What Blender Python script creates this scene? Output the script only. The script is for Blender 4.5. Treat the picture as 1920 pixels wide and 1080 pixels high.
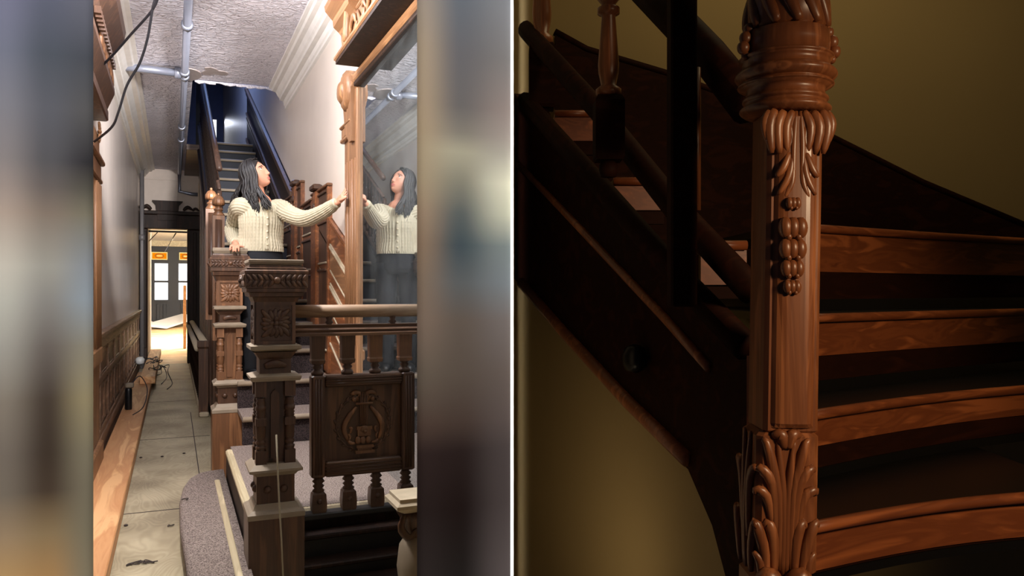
import bpy, bmesh, math, random
from mathutils import Vector, Matrix
random.seed(7)
rnd = random.random
for o in list(bpy.data.objects): bpy.data.objects.remove(o)
SC = bpy.context.scene
COL = SC.collection
PI = math.pi
# ------------------------------------------------------------------ camera
EYE = 1.3; FPX = 1462.0; CU = 960.0; CV = 545.0
YAW = math.atan((960 - 325) / FPX)
SA, CA = math.sin(YAW), math.cos(YAW)
cam = bpy.data.cameras.new('camera'); camo = bpy.data.objects.new('camera', cam); COL.objects.link(camo)
camo.location = (0, 0, EYE); camo.rotation_euler = (PI / 2, 0, -YAW)
cam.sensor_width = 36; cam.lens = FPX / 1920 * 36; cam.shift_y = 5 / 1920; cam.clip_start = 0.05; cam.clip_end = 200
SC.camera = camo
def P(u, v, d):
    l = (u - CU) / FPX * d
    return Vector((d * SA + l * CA, d * CA - l * SA, EYE - (v - CV) / FPX * d))
def L(lat, d, z): return Vector((d * SA + lat * CA, d * CA - lat * SA, z))
def ray(u):
    l = (u - CU) / FPX
    return SA + l * CA, CA - l * SA
def pY(u, v, Y):
    rx, ry = ray(u); d = Y / ry; return P(u, v, d)
def pX(u, v, X):
    rx, ry = ray(u); d = X / rx; return P(u, v, d)
def pZ(u, v, Z): return P(u, v, (EYE - Z) * FPX / (v - CV))
# ------------------------------------------------------------------ world, lights, exposure
w = bpy.data.worlds.new('world'); SC.world = w; w.use_nodes = True
w.node_tree.nodes['Background'].inputs[0].default_value = (0.55, 0.65, 1.0, 1)
w.node_tree.nodes['Background'].inputs[1].default_value = 0.018
SC.view_settings.view_transform = 'Standard'; SC.view_settings.look = 'None'
SC.view_settings.exposure = 0.0; SC.view_settings.gamma = 1.0; SC.view_settings.use_curve_mapping = False
def lamp(name, kind, loc, power, color, size=0.1, aim=None, size_y=None, spread=None, cone=None, blend=0.5):
    l = bpy.data.lights.new(name, kind); l.energy = power; l.color = color
    if kind == 'AREA':
        l.size = size
        if size_y: l.shape = 'RECTANGLE'; l.size_y = size_y
        if spread: l.spread = spread
    else: l.shadow_soft_size = size
    if cone: l.spot_size = cone; l.spot_blend = blend
    o = bpy.data.objects.new(name, l); COL.objects.link(o); o.location = loc
    if aim is not None: o.rotation_euler = (Vector(aim) - Vector(loc)).to_track_quat('-Z', 'Y').to_euler()
    return o
lamp('hall_work_lamp', 'POINT', (0.0, 3.6, 2.62), 195, (1.0, 0.95, 0.9), 0.05)
lamp('hall_second_fill', 'POINT', (-0.1, 4.8, 3.24), 90, (0.95, 0.95, 1.0), 0.06)  # added second light, lifts the ceiling and deeper hall
lamp('hall_long_fill', 'SPOT', (0.62, 4.5, 3.08), 2300, (1.0, 0.96, 0.95), 0.08, aim=(-0.5, 10.5, 2.25), cone=math.radians(38), blend=0.9)  # added unseen spot to brighten the far end of the hall
lamp('stairwell_blue_fill', 'AREA', (0.65, 12.5, 6.6), 110, (0.34, 0.5, 1.0), 0.9, aim=(0.65, 12.5, 0))  # added blue fill above the stairs; no roof opening is built
lamp('far_room_daylight', 'POINT', (2.3, 22.0, 2.0), 3300, (1.0, 0.97, 0.93), 0.3)
lamp('stair_room_lamp', 'SPOT', L(1.3, 0.15, 1.7), 62, (1.0, 0.74, 0.46), 0.12, aim=L(0.66, 1.6, 1.1), cone=math.radians(64), blend=0.7)
lamp('stair_room_low_fill', 'SPOT', L(0.06, 1.45, 0.55), 5.0, (1.0, 0.8, 0.5), 0.15, aim=L(0.03, 2.3, 0.95), cone=math.radians(110), blend=1.0)  # added low light to brighten the wall under the stair
lamp('stair_room_wall_fill', 'AREA', L(1.2, 2.2, 3.2), 8.0, (1.0, 0.78, 0.42), 0.9, aim=L(1.0, 3.3, 1.7))  # added overhead light to lift the olive back wall
lamp('pier_fill_a', 'AREA', (-0.74, -0.8, 1.3), 10.3, (1, 1, 1), 1.1, aim=(-0.74, 2.0, 1.3), size_y=3.0, spread=math.radians(1))  # added beam behind the camera, only for the left pier
lamp('pier_fill_b', 'AREA', (-1.6, -0.2, 1.3), 3.1, (1, 1, 1), 0.238, aim=(0.85, 2.3, 1.3), size_y=3.0, spread=math.radians(1))  # added narrow beam for the right pier alone
lamp('strip_fill', 'AREA', L(-0.035, -0.8, 1.3), 0.42, (1, 1, 1), 0.035, aim=L(-0.002, 1.3, 1.3), size_y=3.0, spread=math.radians(1))  # added sliver of light to whiten the front edge of the fin
# ------------------------------------------------------------------ materials
def lin(c): return tuple(((x / 255) / 12.92 if x / 255 <= 0.04045 else ((x / 255 + 0.055) / 1.055) ** 2.4) for x in c)
MATS = {}
def base_mat(name):
    m = bpy.data.materials.new(name); m.use_nodes = True; MATS[name] = m
    nt = m.node_tree; return m, nt, nt.nodes['Principled BSDF']
def plain(name, c, rough=0.6, metal=0.0, bump=0, bscale=60, var=0.12, vscale=8, spec=0.5, emit=None, estr=0, srgb=True):
    m, nt, b = base_mat(name); c = lin(c) if srgb else c
    N = nt.nodes; K = nt.links
    b.inputs['Roughness'].default_value = rough; b.inputs['Metallic'].default_value = metal
    b.inputs['Specular IOR Level'].default_value = spec
    tc = N.new('ShaderNodeTexCoord')
    nz = N.new('ShaderNodeTexNoise'); nz.inputs['Scale'].default_value = vscale; nz.inputs['Detail'].default_value = 4
    K.new(tc.outputs['Object'], nz.inputs['Vector'])
    mx = N.new('ShaderNodeMix'); mx.data_type = 'RGBA'
    mx.inputs['A'].default_value = tuple(x * (1 - var) for x in c) + (1,); mx.inputs['B'].default_value = tuple(min(1, x * (1 + var)) for x in c) + (1,)
    K.new(nz.outputs['Fac'], mx.inputs['Factor']); K.new(mx.outputs['Result'], b.inputs['Base Color'])
    if bump:
        n2 = N.new('ShaderNodeTexNoise'); n2.inputs['Scale'].default_value = bscale; n2.inputs['Detail'].default_value = 5
        K.new(tc.outputs['Object'], n2.inputs['Vector'])
        bp = N.new('ShaderNodeBump'); bp.inputs['Strength'].default_value = bump; bp.inputs['Distance'].default_value = 0.01
        K.new(n2.outputs['Fac'], bp.inputs['Height']); K.new(bp.outputs['Normal'], b.inputs['Normal'])
    if emit: b.inputs['Emission Color'].default_value = lin(emit) + (1,); b.inputs['Emission Strength'].default_value = estr
    return m
def wood(name, c1, c2, axis='z', rough=0.45, scale=9, stretch=14, bump=0.15, spec=0.5, rings=True):
    m, nt, b = base_mat(name); N = nt.nodes; K = nt.links
    tc = N.new('ShaderNodeTexCoord'); mp = N.new('ShaderNodeMapping')
    s = {'x': (scale / stretch, scale, scale), 'y': (scale, scale / stretch, scale), 'z': (scale, scale, scale / stretch)}[axis]
    mp.inputs['Scale'].default_value = s; K.new(tc.outputs['Object'], mp.inputs['Vector'])
    nz = N.new('ShaderNodeTexNoise'); nz.inputs['Scale'].default_value = 2.2; nz.inputs['Detail'].default_value = 6; nz.inputs['Distortion'].default_value = 1.2 if rings else 0.3
    K.new(mp.outputs['Vector'], nz.inputs['Vector'])
    rp = N.new('ShaderNodeValToRGB'); e = rp.color_ramp.elements
    e[0].position = 0.32; e[0].color = lin(c1) + (1,); e[1].position = 0.68; e[1].color = lin(c2) + (1,)
    if rings:
        # fine repeating growth lines on top of the slow variation
        ml = N.new('ShaderNodeMath'); ml.operation = 'MULTIPLY'; ml.inputs[1].default_value = 22; K.new(nz.outputs['Fac'], ml.inputs[0])
        sn = N.new('ShaderNodeMath'); sn.operation = 'SINE'; K.new(ml.outputs[0], sn.inputs[0])
        md = N.new('ShaderNodeMath'); md.operation = 'MULTIPLY_ADD'; md.inputs[1].default_value = 0.10; K.new(sn.outputs[0], md.inputs[0]); K.new(nz.outputs['Fac'], md.inputs[2])
        src = md.outputs[0]
    else: src = nz.outputs['Fac']
    K.new(src, rp.inputs['Fac']); K.new(rp.outputs['Color'], b.inputs['Base Color'])
    b.inputs['Roughness'].default_value = rough; b.inputs['Specular IOR Level'].default_value = spec
    if bump:
        bp = N.new('ShaderNodeBump'); bp.inputs['Strength'].default_value = bump; bp.inputs['Distance'].default_value = 0.004
        K.new(src, bp.inputs['Height']); K.new(bp.outputs['Normal'], b.inputs['Normal'])
    return m
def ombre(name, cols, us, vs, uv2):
    """blurred light and dark bands put into the colour: rows of colour down the wall for several columns, mixed across the wall (object space)."""
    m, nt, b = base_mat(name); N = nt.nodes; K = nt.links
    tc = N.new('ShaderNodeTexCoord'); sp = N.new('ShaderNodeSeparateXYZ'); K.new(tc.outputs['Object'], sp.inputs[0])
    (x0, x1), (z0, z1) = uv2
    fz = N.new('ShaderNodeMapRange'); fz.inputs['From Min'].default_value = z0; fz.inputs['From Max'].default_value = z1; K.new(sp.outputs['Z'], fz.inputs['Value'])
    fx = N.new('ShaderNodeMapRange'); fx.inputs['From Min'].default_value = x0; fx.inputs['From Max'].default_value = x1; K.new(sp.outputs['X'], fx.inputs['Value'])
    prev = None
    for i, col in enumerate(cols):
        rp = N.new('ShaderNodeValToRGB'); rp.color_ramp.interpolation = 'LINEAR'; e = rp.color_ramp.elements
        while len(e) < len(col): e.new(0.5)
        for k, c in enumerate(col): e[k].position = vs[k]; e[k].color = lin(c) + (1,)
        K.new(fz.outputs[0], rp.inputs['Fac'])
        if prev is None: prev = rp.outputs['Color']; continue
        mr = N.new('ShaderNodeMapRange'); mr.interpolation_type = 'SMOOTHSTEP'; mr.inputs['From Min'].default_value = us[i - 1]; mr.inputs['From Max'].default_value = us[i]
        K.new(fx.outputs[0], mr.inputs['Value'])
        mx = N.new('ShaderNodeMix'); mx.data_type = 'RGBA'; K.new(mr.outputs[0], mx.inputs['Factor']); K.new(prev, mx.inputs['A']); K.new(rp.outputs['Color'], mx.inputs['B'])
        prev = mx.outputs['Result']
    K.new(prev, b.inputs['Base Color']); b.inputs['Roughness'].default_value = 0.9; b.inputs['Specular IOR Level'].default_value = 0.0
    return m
def stucco(name, c, scale, strength, dist, rough=0.7):
    m, nt, b = base_mat(name); N = nt.nodes; K = nt.links; c = lin(c)
    tc = N.new('ShaderNodeTexCoord'); n1 = N.new('ShaderNodeTexNoise'); n1.inputs['Scale'].default_value = scale; n1.inputs['Detail'].default_value = 3; n1.inputs['Distortion'].default_value = 1.6
    K.new(tc.outputs['Object'], n1.inputs['Vector'])
    rp = N.new('ShaderNodeValToRGB'); rp.color_ramp.elements[0].position = 0.42; rp.color_ramp.elements[1].position = 0.6; K.new(n1.outputs['Fac'], rp.inputs['Fac'])
    n2 = N.new('ShaderNodeTexNoise'); n2.inputs['Scale'].default_value = 1.3; n2.inputs['Detail'].default_value = 4; K.new(tc.outputs['Object'], n2.inputs['Vector'])
    mx = N.new('ShaderNodeMix'); mx.data_type = 'RGBA'; mx.inputs['A'].default_value = tuple(x * .72 for x in c) + (1,); mx.inputs['B'].default_value = tuple(min(1, x * 1.12) for x in c) + (1,)
    K.new(n2.outputs['Fac'], mx.inputs['Factor']); K.new(mx.outputs['Result'], b.inputs['Base Color'])
    bp = N.new('ShaderNodeBump'); bp.inputs['Strength'].default_value = strength; bp.inputs['Distance'].default_value = dist
    K.new(rp.outputs['Color'], bp.inputs['Height']); K.new(bp.outputs['Normal'], b.inputs['Normal'])
    b.inputs['Roughness'].default_value = rough; b.inputs['Specular IOR Level'].default_value = 0.12
    return m
def plywood(name, c1, c2, c3):
    m, nt, b = base_mat(name); N = nt.nodes; K = nt.links
    tc = N.new('ShaderNodeTexCoord'); mp = N.new('ShaderNodeMapping'); mp.inputs['Scale'].default_value = (1.8, 0.9, 1); K.new(tc.outputs['Object'], mp.inputs['Vector'])
    n1 = N.new('ShaderNodeTexNoise'); n1.inputs['Scale'].default_value = 1.5; n1.inputs['Detail'].default_value = 2; n1.inputs['Distortion'].default_value = 0.8; K.new(mp.outputs['Vector'], n1.inputs['Vector'])
    ml = N.new('ShaderNodeMath'); ml.operation = 'MULTIPLY'; ml.inputs[1].default_value = 150; K.new(n1.outputs['Fac'], ml.inputs[0])
    sn = N.new('ShaderNodeMath'); sn.operation = 'SINE'; K.new(ml.outputs[0], sn.inputs[0])
    n2 = N.new('ShaderNodeTexNoise'); n2.inputs['Scale'].default_value = 2.2; n2.inputs['Detail'].default_value = 6; K.new(tc.outputs['Object'], n2.inputs['Vector'])
    md = N.new('ShaderNodeMath'); md.operation = 'MULTIPLY_ADD'; md.inputs[1].default_value = 0.05; K.new(sn.outputs[0], md.inputs[0]); K.new(n2.outputs['Fac'], md.inputs[2])
    rp = N.new('ShaderNodeValToRGB'); e = rp.color_ramp.elements; e.new(0.5)
    for k, (p, c) in enumerate(((0.3, c1), (0.5, c2), (0.7, c3))): e[k].position = p; e[k].color = lin(c) + (1,)
    K.new(md.outputs[0], rp.inputs['Fac']); K.new(rp.outputs['Color'], b.inputs['Base Color']); b.inputs['Roughness'].default_value = 0.6
    return m
def carpet(name, c1, c2):
    m, nt, b = base_mat(name); N = nt.nodes; K = nt.links
    tc = N.new('ShaderNodeTexCoord'); n1 = N.new('ShaderNodeTexNoise'); n1.inputs['Scale'].default_value = 170; n1.inputs['Detail'].default_value = 2; K.new(tc.outputs['Object'], n1.inputs['Vector'])
    rp = N.new('ShaderNodeValToRGB'); e = rp.color_ramp.elements; e[0].position = .38; e[0].color = lin(c1) + (1,); e[1].position = .62; e[1].color = lin(c2) + (1,)
    K.new(n1.outputs['Fac'], rp.inputs['Fac']); K.new(rp.outputs['Color'], b.inputs['Base Color'])
    bp = N.new('ShaderNodeBump'); bp.inputs['Strength'].default_value = 0.8; bp.inputs['Distance'].default_value = 0.006; K.new(n1.outputs['Fac'], bp.inputs['Height']); K.new(bp.outputs['Normal'], b.inputs['Normal'])
    b.inputs['Roughness'].default_value = 0.95; b.inputs['Specular IOR Level'].default_value = 0.1
    return m
wood('walnut', (58, 36, 24), (96, 66, 46), 'z', 0.42)
wood('walnut_y', (58, 36, 24), (100, 68, 46), 'y', 0.42)
wood('wainscot', (92, 68, 52), (140, 108, 86), 'y', 0.45)
wood('walnut_x', (62, 40, 27), (104, 74, 52), 'x', 0.42)
wood('walnut_warm', (92, 60, 38), (136, 94, 62), 'z', 0.45)
wood('walnut_dark', (30, 20, 15), (54, 36, 27), 'z', 0.55, spec=.2)
wood('oak', (108, 74, 48), (154, 112, 76), 'z', 0.45)
wood('oak_y', (108, 74, 48), (156, 114, 78), 'y', 0.45)
wood('dado', (104, 60, 34), (152, 96, 58), 'y', 0.4)
wood('lumber', (176, 120, 74), (214, 166, 116), 'y', 0.6, scale=5, stretch=10)
wood('board_pale', (160, 146, 116), (196, 182, 150), 'y', 0.7)
plain('dusty', (178, 164, 140), 0.8, var=.2, vscale=20)
plain('rail_dust', (134, 120, 102), 0.6, var=.25, vscale=14)
wood('dusty_rail', (120, 92, 68), (160, 134, 106), 'x', 0.6)
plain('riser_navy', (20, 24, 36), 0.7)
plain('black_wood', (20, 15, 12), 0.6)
plain('plaster', (218, 207, 196), 0.42, bump=0.12, bscale=6, var=.1, vscale=2.2)
plain('plaster_gloss', (222, 210, 202), 0.27, bump=0.12, bscale=5, var=.14, vscale=1.6)
plain('plaster_back', (206, 192, 180), 0.8, var=.12)
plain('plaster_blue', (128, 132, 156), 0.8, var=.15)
plain('cornice', (232, 228, 222), 0.5, bump=0.15, bscale=30)
plain('peeled', (176, 164, 160), 0.9, bump=.4, bscale=30)
stucco('stucco', (238, 234, 244), 12, 0.65, 0.03)
plywood('plywood', (126, 114, 90), (152, 140, 113), (176, 164, 136))
plywood('plywood_gold', (176, 140, 92), (204, 172, 124), (226, 200, 156))
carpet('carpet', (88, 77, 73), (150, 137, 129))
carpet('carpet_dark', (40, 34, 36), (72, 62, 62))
plain('pipe', (132, 136, 150), 0.35, 0.5, var=.05)
plain('pipe_old', (120, 116, 116), 0.5, 0.3)
plain('cable', (24, 26, 34), 0.5)
plain('string', (160, 150, 130), 0.8)
plain('black_plastic', (18, 19, 22), 0.35)
plain('white_plastic', (206, 206, 204), 0.4)
plain('white_paint', (252, 252, 250), 0.8, var=0.0, spec=0.1)
plain('room_white', (226, 220, 206), 0.8)
plain('room_dark', (24, 22, 24), 0.6)
plain('daylight_pane', (255, 255, 255), 0.4, emit=(236, 244, 255), estr=1.6)
plain('amber_glass', (150, 62, 2), 0.8, spec=0.0, emit=(240, 142, 6), estr=0.8, var=.3, vscale=6)
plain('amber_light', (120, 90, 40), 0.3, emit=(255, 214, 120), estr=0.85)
plain('dust_sheet', (220, 220, 222), 0.8)
plain('lint', (58, 48, 44), 0.95)
def mirror_mat():
    m, nt, b = base_mat('mirror_glass'); N = nt.nodes; K = nt.links
    tc = N.new('ShaderNodeTexCoord'); n1 = N.new('ShaderNodeTexNoise'); n1.inputs['Scale'].default_value = 3; n1.inputs['Detail'].default_value = 6; K.new(tc.outputs['Object'], n1.inputs['Vector'])
    b.inputs['Metallic'].default_value = 1; b.inputs['Base Color'].default_value = lin((196, 206, 210)) + (1,); b.inputs['Roughness'].default_value = 0.015
    d = N.new('ShaderNodeBsdfDiffuse'); d.inputs['Color'].default_value = lin((190, 200, 205)) + (1,)
    mr = N.new('ShaderNodeMapRange'); mr.inputs['From Min'].default_value = .35; mr.inputs['From Max'].default_value = .8; mr.inputs['To Min'].default_value = 0.015; mr.inputs['To Max'].default_value = 0.09; K.new(n1.outputs['Fac'], mr.inputs['Value'])
    mx = N.new('ShaderNodeMixShader'); K.new(mr.outputs[0], mx.inputs[0]); K.new(b.outputs[0], mx.inputs[1]); K.new(d.outputs[0], mx.inputs[2])
    K.new(mx.outputs[0], N['Material Output'].inputs['Surface'])
mirror_mat()
# right-hand staircase
wood('mahogany', (112, 62, 34), (164, 100, 60), 'z', 0.34, scale=14, spec=.5, bump=.05)
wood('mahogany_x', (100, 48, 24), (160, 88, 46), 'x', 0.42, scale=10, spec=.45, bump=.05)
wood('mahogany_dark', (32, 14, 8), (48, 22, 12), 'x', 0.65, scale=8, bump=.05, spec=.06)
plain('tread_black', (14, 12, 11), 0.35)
plain('olive_wall', (148, 126, 84), 0.85, var=.08, vscale=2)
plain('iron', (30, 28, 28), 0.3, 0.7)
# person
plain('skin', (200, 142, 116), 0.5, var=.05)
plain('lips', (176, 100, 92), 0.45, var=.05)
plain('hair', (17, 14, 16), 0.42, var=.3, vscale=40)
plain('knit', (188, 180, 157), 0.9, bump=.3, bscale=260, var=.08, vscale=30, spec=.1)
plain('denim', (13, 16, 24), 0.85, bump=.2, bscale=300, var=.2)
plain('eye_white', (236, 230, 226), 0.3)
plain('eye_dark', (28, 18, 14), 0.2)
plain('button', (226, 214, 184), 0.4)
# ------------------------------------------------------------------ mesh builder
class MB:
    def __init__(s): s.v = []; s.f = []; s.sm = []; s.mi = []; s.cur = 0
    def add(s, vs, fs, smooth=False):
        o = len(s.v); s.v += [Vector(p) for p in vs]
        for f in fs: s.f.append(tuple(i + o for i in f)); s.sm.append(smooth); s.mi.append(s.cur)
    def box(s, x0, x1, y0, y1, z0, z1, M=None):
        vs = [Vector((x, y, z)) for x in (x0, x1) for y in (y0, y1) for z in (z0, z1)]
        if M is not None: vs = [M @ p for p in vs]
        s.add(vs, [(0, 1, 3, 2), (4, 6, 7, 5), (0, 4, 5, 1), (2, 3, 7, 6), (0, 2, 6, 4), (1, 5, 7, 3)]); return s
    def cbox(s, x0, x1, y0, y1, z0, z1, c=0.004, M=None):
        """box with its four long upright edges and its top and bottom chamfered"""
        cx, cy, hx, hy = (x0 + x1) / 2, (y0 + y1) / 2, (x1 - x0) / 2, (y1 - y0) / 2
        c = min(c, hx * .45, hy * .45, (z1 - z0) * .45)
        rings = []
        for z, i in ((z0, c), (z0 + c, 0), (z1 - c, 0), (z1, c)):
            a, b = hx - i, hy - i
            rings.append([(cx - a + c, cy - b, z), (cx + a - c, cy - b, z), (cx + a, cy - b + c, z), (cx + a, cy + b - c, z), (cx + a - c, cy + b, z), (cx - a + c, cy + b, z), (cx - a, cy + b - c, z), (cx - a, cy - b + c, z)])
        s.rings([[Vector(p) if M is None else M @ Vector(p) for p in r] for r in rings], False); return s
    def rings(s, rs, smooth=True, caps=True, closed=True):
        n = len(rs[0]); vs = [p for r in rs for p in r]; fs = []
        for i in range(len(rs) - 1):
            for j in range(n if closed else n - 1):
                k = (j + 1) % n; fs.append((i * n + j, i * n + k, (i + 1) * n + k, (i + 1) * n + j))
        if caps: fs.append(tuple(range(n))[::-1]); fs.append(tuple((len(rs) - 1) * n + j for j in range(n)))
        s.add(vs, fs, smooth); return s
    def prism(s, pts, off):
        """polygon in 3-D pushed along the vector off"""
        n = len(pts); off = Vector(off); vs = [Vector(p) for p in pts] + [Vector(p) + off for p in pts]
        s.add(vs, [tuple(range(n))[::-1], tuple(range(n, 2 * n))] + [(i, (i + 1) % n, n + (i + 1) % n, n + i) for i in range(n)]); return s
    def lathe(s, prof, c=(0, 0, 0), seg=16, M=None, smooth=True, sx=1, sy=1, twist=0, flute=0, nfl=0):
        rs = []
        for r, z in prof:
            ring = []
            for j in range(seg):
                t = 2 * PI * j / seg; rr = r * (1 + flute * math.cos(nfl * t)) if nfl else r
                p = Vector((c[0] + rr * sx * math.cos(t), c[1] + rr * sy * math.sin(t), c[2] + z)); ring.append(p if M is None else M @ p)
            rs.append(ring)
        s.rings(rs, smooth); return s
    def square(s, prof, c=(0, 0, 0), ry=1.0, M=None, ch=0.0):
        """stack of square mouldings, mitred at the corners: (half width, z)"""
        rs = []
        for h, z in prof:
            hy = h * ry; q = [(-h, -hy), (h, -hy), (h, hy), (-h, hy)]
            rs.append([(Vector((c[0] + x, c[1] + y, c[2] + z)) if M is None else M @ Vector((c[0] + x, c[1] + y, c[2] + z))) for x, y in q])
        s.rings(rs, False); return s
    def tube(s, path, rad, seg=8, nrm=None, flat=1.0, smooth=True, caps=True):
        path = [Vector(p) for p in path]; n = len(path)
        if not hasattr(rad, '__len__'): rad = [rad] * n
        rs = []; prev = None
        for i, p in enumerate(path):
            t = (path[min(i + 1, n - 1)] - path[max(i - 1, 0)]).normalized()
            if nrm is not None: ref = Vector(nrm)
            else:
                ref = prev if prev is not None else (Vector((0, 0, 1)) if abs(t.z) < .9 else Vector((1, 0, 0)))
            b = t.cross(ref)
            if b.length < 1e-6: b = t.cross(Vector((1, 0.3, 0.2)))
            b.normalize(); q = b.cross(t).normalized(); prev = q
            rs.append([p + rad[i] * (math.cos(2 * PI * j / seg) * b + flat * math.sin(2 * PI * j / seg) * q) for j in range(seg)])
        s.rings(rs, smooth, caps); return s
    def ell(s, c, r, seg=12, rings=8, M=None):
        rs = []
        for i in range(1, rings):
            a = PI * i / rings
            ring = [Vector((r[0] * math.sin(a) * math.cos(2 * PI * j / seg), r[1] * math.sin(a) * math.sin(2 * PI * j / seg), -r[2] * math.cos(a))) for j in range(seg)]
            rs.append([Vector(c) + (p if M is None else M @ p) for p in ring])
        s.rings(rs, True); return s
    def build(s, name, mat=None, parent=None, kind=None, org=None):
        if org is None:
            xs = [p.x for p in s.v]; ys = [p.y for p in s.v]; zs = [p.z for p in s.v]
            org = Vector(((min(xs) + max(xs)) / 2, (min(ys) + max(ys)) / 2, min(zs)))
        me = bpy.data.meshes.new(name); me.from_pydata([p - org for p in s.v], [], s.f)
        me.polygons.foreach_set('use_smooth', s.sm); 
        mats = mat if isinstance(mat, (list, tuple)) else [mat]
        for m in mats: me.materials.append(MATS[m])
        if len(mats) > 1: me.polygons.foreach_set('material_index', s.mi)
        bm = bmesh.new(); bm.from_mesh(me); bmesh.ops.recalc_face_normals(bm, faces=bm.faces); bm.to_mesh(me); bm.free()
        o = bpy.data.objects.new(name, me); COL.objects.link(o)
        if parent is not None: o.parent = parent; o.location = org - wloc(parent)
        else: o.location = org
        if kind: o['kind'] = kind
        return o
def wloc(o):
    p = Vector(o.location)
    while o.parent is not None: o = o.parent; p += Vector(o.location)
    return p
def dup_mesh(o, loc, parent, name=None):
    c = bpy.data.objects.new(name or o.name.split('.')[0], o.data); COL.objects.link(c); c.parent = parent
    c.location = Vector(loc) - (wloc(parent) if parent is not None else Vector((0, 0, 0))); c.rotation_euler = o.rotation_euler; return c
def tag(o, label, cat, group=None, kind=None):
    o['label'] = label; o['category'] = cat
    if group: o['group'] = group
    if kind: o['kind'] = kind
    return o
def thing(name, loc, label, cat, group=None):
    o = bpy.data.objects.new(name, None); COL.objects.link(o); o.location = loc; o.empty_display_size = .1
    return tag(o, label, cat, group)
class Fr:
    """a flat face to carve on: origin, across, up, outward"""
    def __init__(s, o, ex, ey): s.o = Vector(o); s.x = Vector(ex).normalized(); s.y = Vector(ey).normalized(); s.n = s.x.cross(s.y).normalized()
    def __call__(s, a, b, c=0.0): return s.o + a * s.x + b * s.y + c * s.n
def lobe(mb, fr, pts, wd, lift=0.3, flat=0.5, seg=8, prof=None):
    """a carved leaf lobe: smooth sweep through 2-D points, wide in the middle, pointed at the ends"""
    n = 9; path = []; rad = []
    m = len(pts) - 1
    for i in range(n):
        t = i / (n - 1) * m; k = min(int(t), m - 1); f = t - k
        p0 = pts[max(k - 1, 0)]; p1 = pts[k]; p2 = pts[k + 1]; p3 = pts[min(k + 2, m)]
        q = [0.5 * ((2 * p1[j]) + (-p0[j] + p2[j]) * f + (2 * p0[j] - 5 * p1[j] + 4 * p2[j] - p3[j]) * f * f + (-p0[j] + 3 * p1[j] - 3 * p2[j] + p3[j]) * f ** 3) for j in (0, 1)]
        s = i / (n - 1); r = wd * (prof(s) if prof else (0.25 + 0.75 * math.sin(PI * min(1, 0.12 + s * 0.86)) ** 0.8))
        path.append(fr(q[0], q[1], lift * wd + wd * 0.25 * math.sin(PI * s))); rad.append(r)
    mb.tube(path, rad, seg, nrm=fr.n, flat=flat)
def rosette(mb, fr, s, n=16, flat=0.55):
    for k in range(n):
        a = 2 * PI * k / n; R = s * (1.0 if k % 2 == 0 else .9) * min(1.3, 1 / max(abs(math.cos(a)), abs(math.sin(a))))
        c, q = math.cos(a), math.sin(a)
        lobe(mb, fr, [(c * s * .2, q * s * .2), (c * R * .6 - q * s * .07, q * R * .6 + c * s * .07), (c * R, q * R)], s * .185, flat=flat)
    for k in range(4):
        a = PI / 2 * k; c, q = math.cos(a), math.sin(a)
        lobe(mb, fr, [(c * s * .1, q * s * .1), (c * s * .3, q * s * .3), (c * s * .5, q * s * .5)], s * .17, lift=.6, flat=.6)
    mb.ell(fr(0, 0, s * .1), (s * .2, s * .2, s * .2))
# ------------------------------------------------------------------ the setting: hall shell
XL, XR, ZC, YB = -0.54, 1.10, 3.45, 15.14      # hall walls, ceiling height, far wall
YO = 8.55                                       # where the stairwell opening in the ceiling begins
def struct(name, mb, mat, parent=None, **k): return mb.build(name, mat, parent, kind='structure' if parent is None else None, **k)
floor = struct('floor', MB().box(-1.2, 3.4, 2.3, YB, -0.06, 0), 'plywood')
floor['label'] = 'grey plywood floor of the narrow hallway'
# plywood seams: thin dark strips between the sheets
for y in (5.05, 7.5, 10.0, 12.4): MB().box(XL, 0.3, y, y + .012, 0, .0012).build('seam', 'lint', floor)
MB().box(0.165, 0.172, 3.0, 9.0, 0, .0012).build('seam', 'lint', floor)
wall_left = struct('wall_left', MB().box(XL - .1, XL, 4.0, YB, 0, ZC), 'plaster_gloss')
wall_right = struct('wall_right', MB().box(XR, XR + .08, 2.9, 20.0, 0, 7.0), 'plaster')
ceil = struct('ceiling', MB().box(XL - .1, XR, 3.0, YO, ZC, ZC + .16).box(XL - .1, 0.18, YO, YB, ZC, ZC + .16), 'stucco')
# broken edge and bare patch where the plaster has come away
pat = MB(); c0 = pZ(400, 134, ZC); pts = []
for k in range(14):
    t = 2 * PI * k / 14; r = .10 + .04 * math.sin(3 * t + 1) + .03 * rnd(); pts.append(Vector((c0.x + r * 1.0 * math.cos(t), c0.y + r * 1.15 * math.sin(t), ZC)))
pat.prism(pts, (0, 0, -.006)); pat.build('bare_patch', 'peeled', ceil)
pat = MB(); pts = []
for k in range(12):
    t = 2 * PI * k / 12; r = .12 + .05 * rnd(); pts.append(Vector((.16 + .1 * math.cos(t), 8.35 + 1.5 * r * math.sin(t), ZC)))
pat.prism(pts, (0, 0, -.01)); pat.build('bare_patch', 'peeled', ceil)
for k in range(9):
    y = YO + .02; x = .2 + .1 * k; MB().prism([(x, y, ZC), (x + .1, y, ZC), (x + .1, y, ZC - .012 - .03 * rnd()), (x + .04, y, ZC - .012 - .03 * rnd()), (x, y, ZC - .012 - .03 * rnd())], (0, .02, 0)).build('plaster_edge', 'stucco', ceil)
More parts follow.
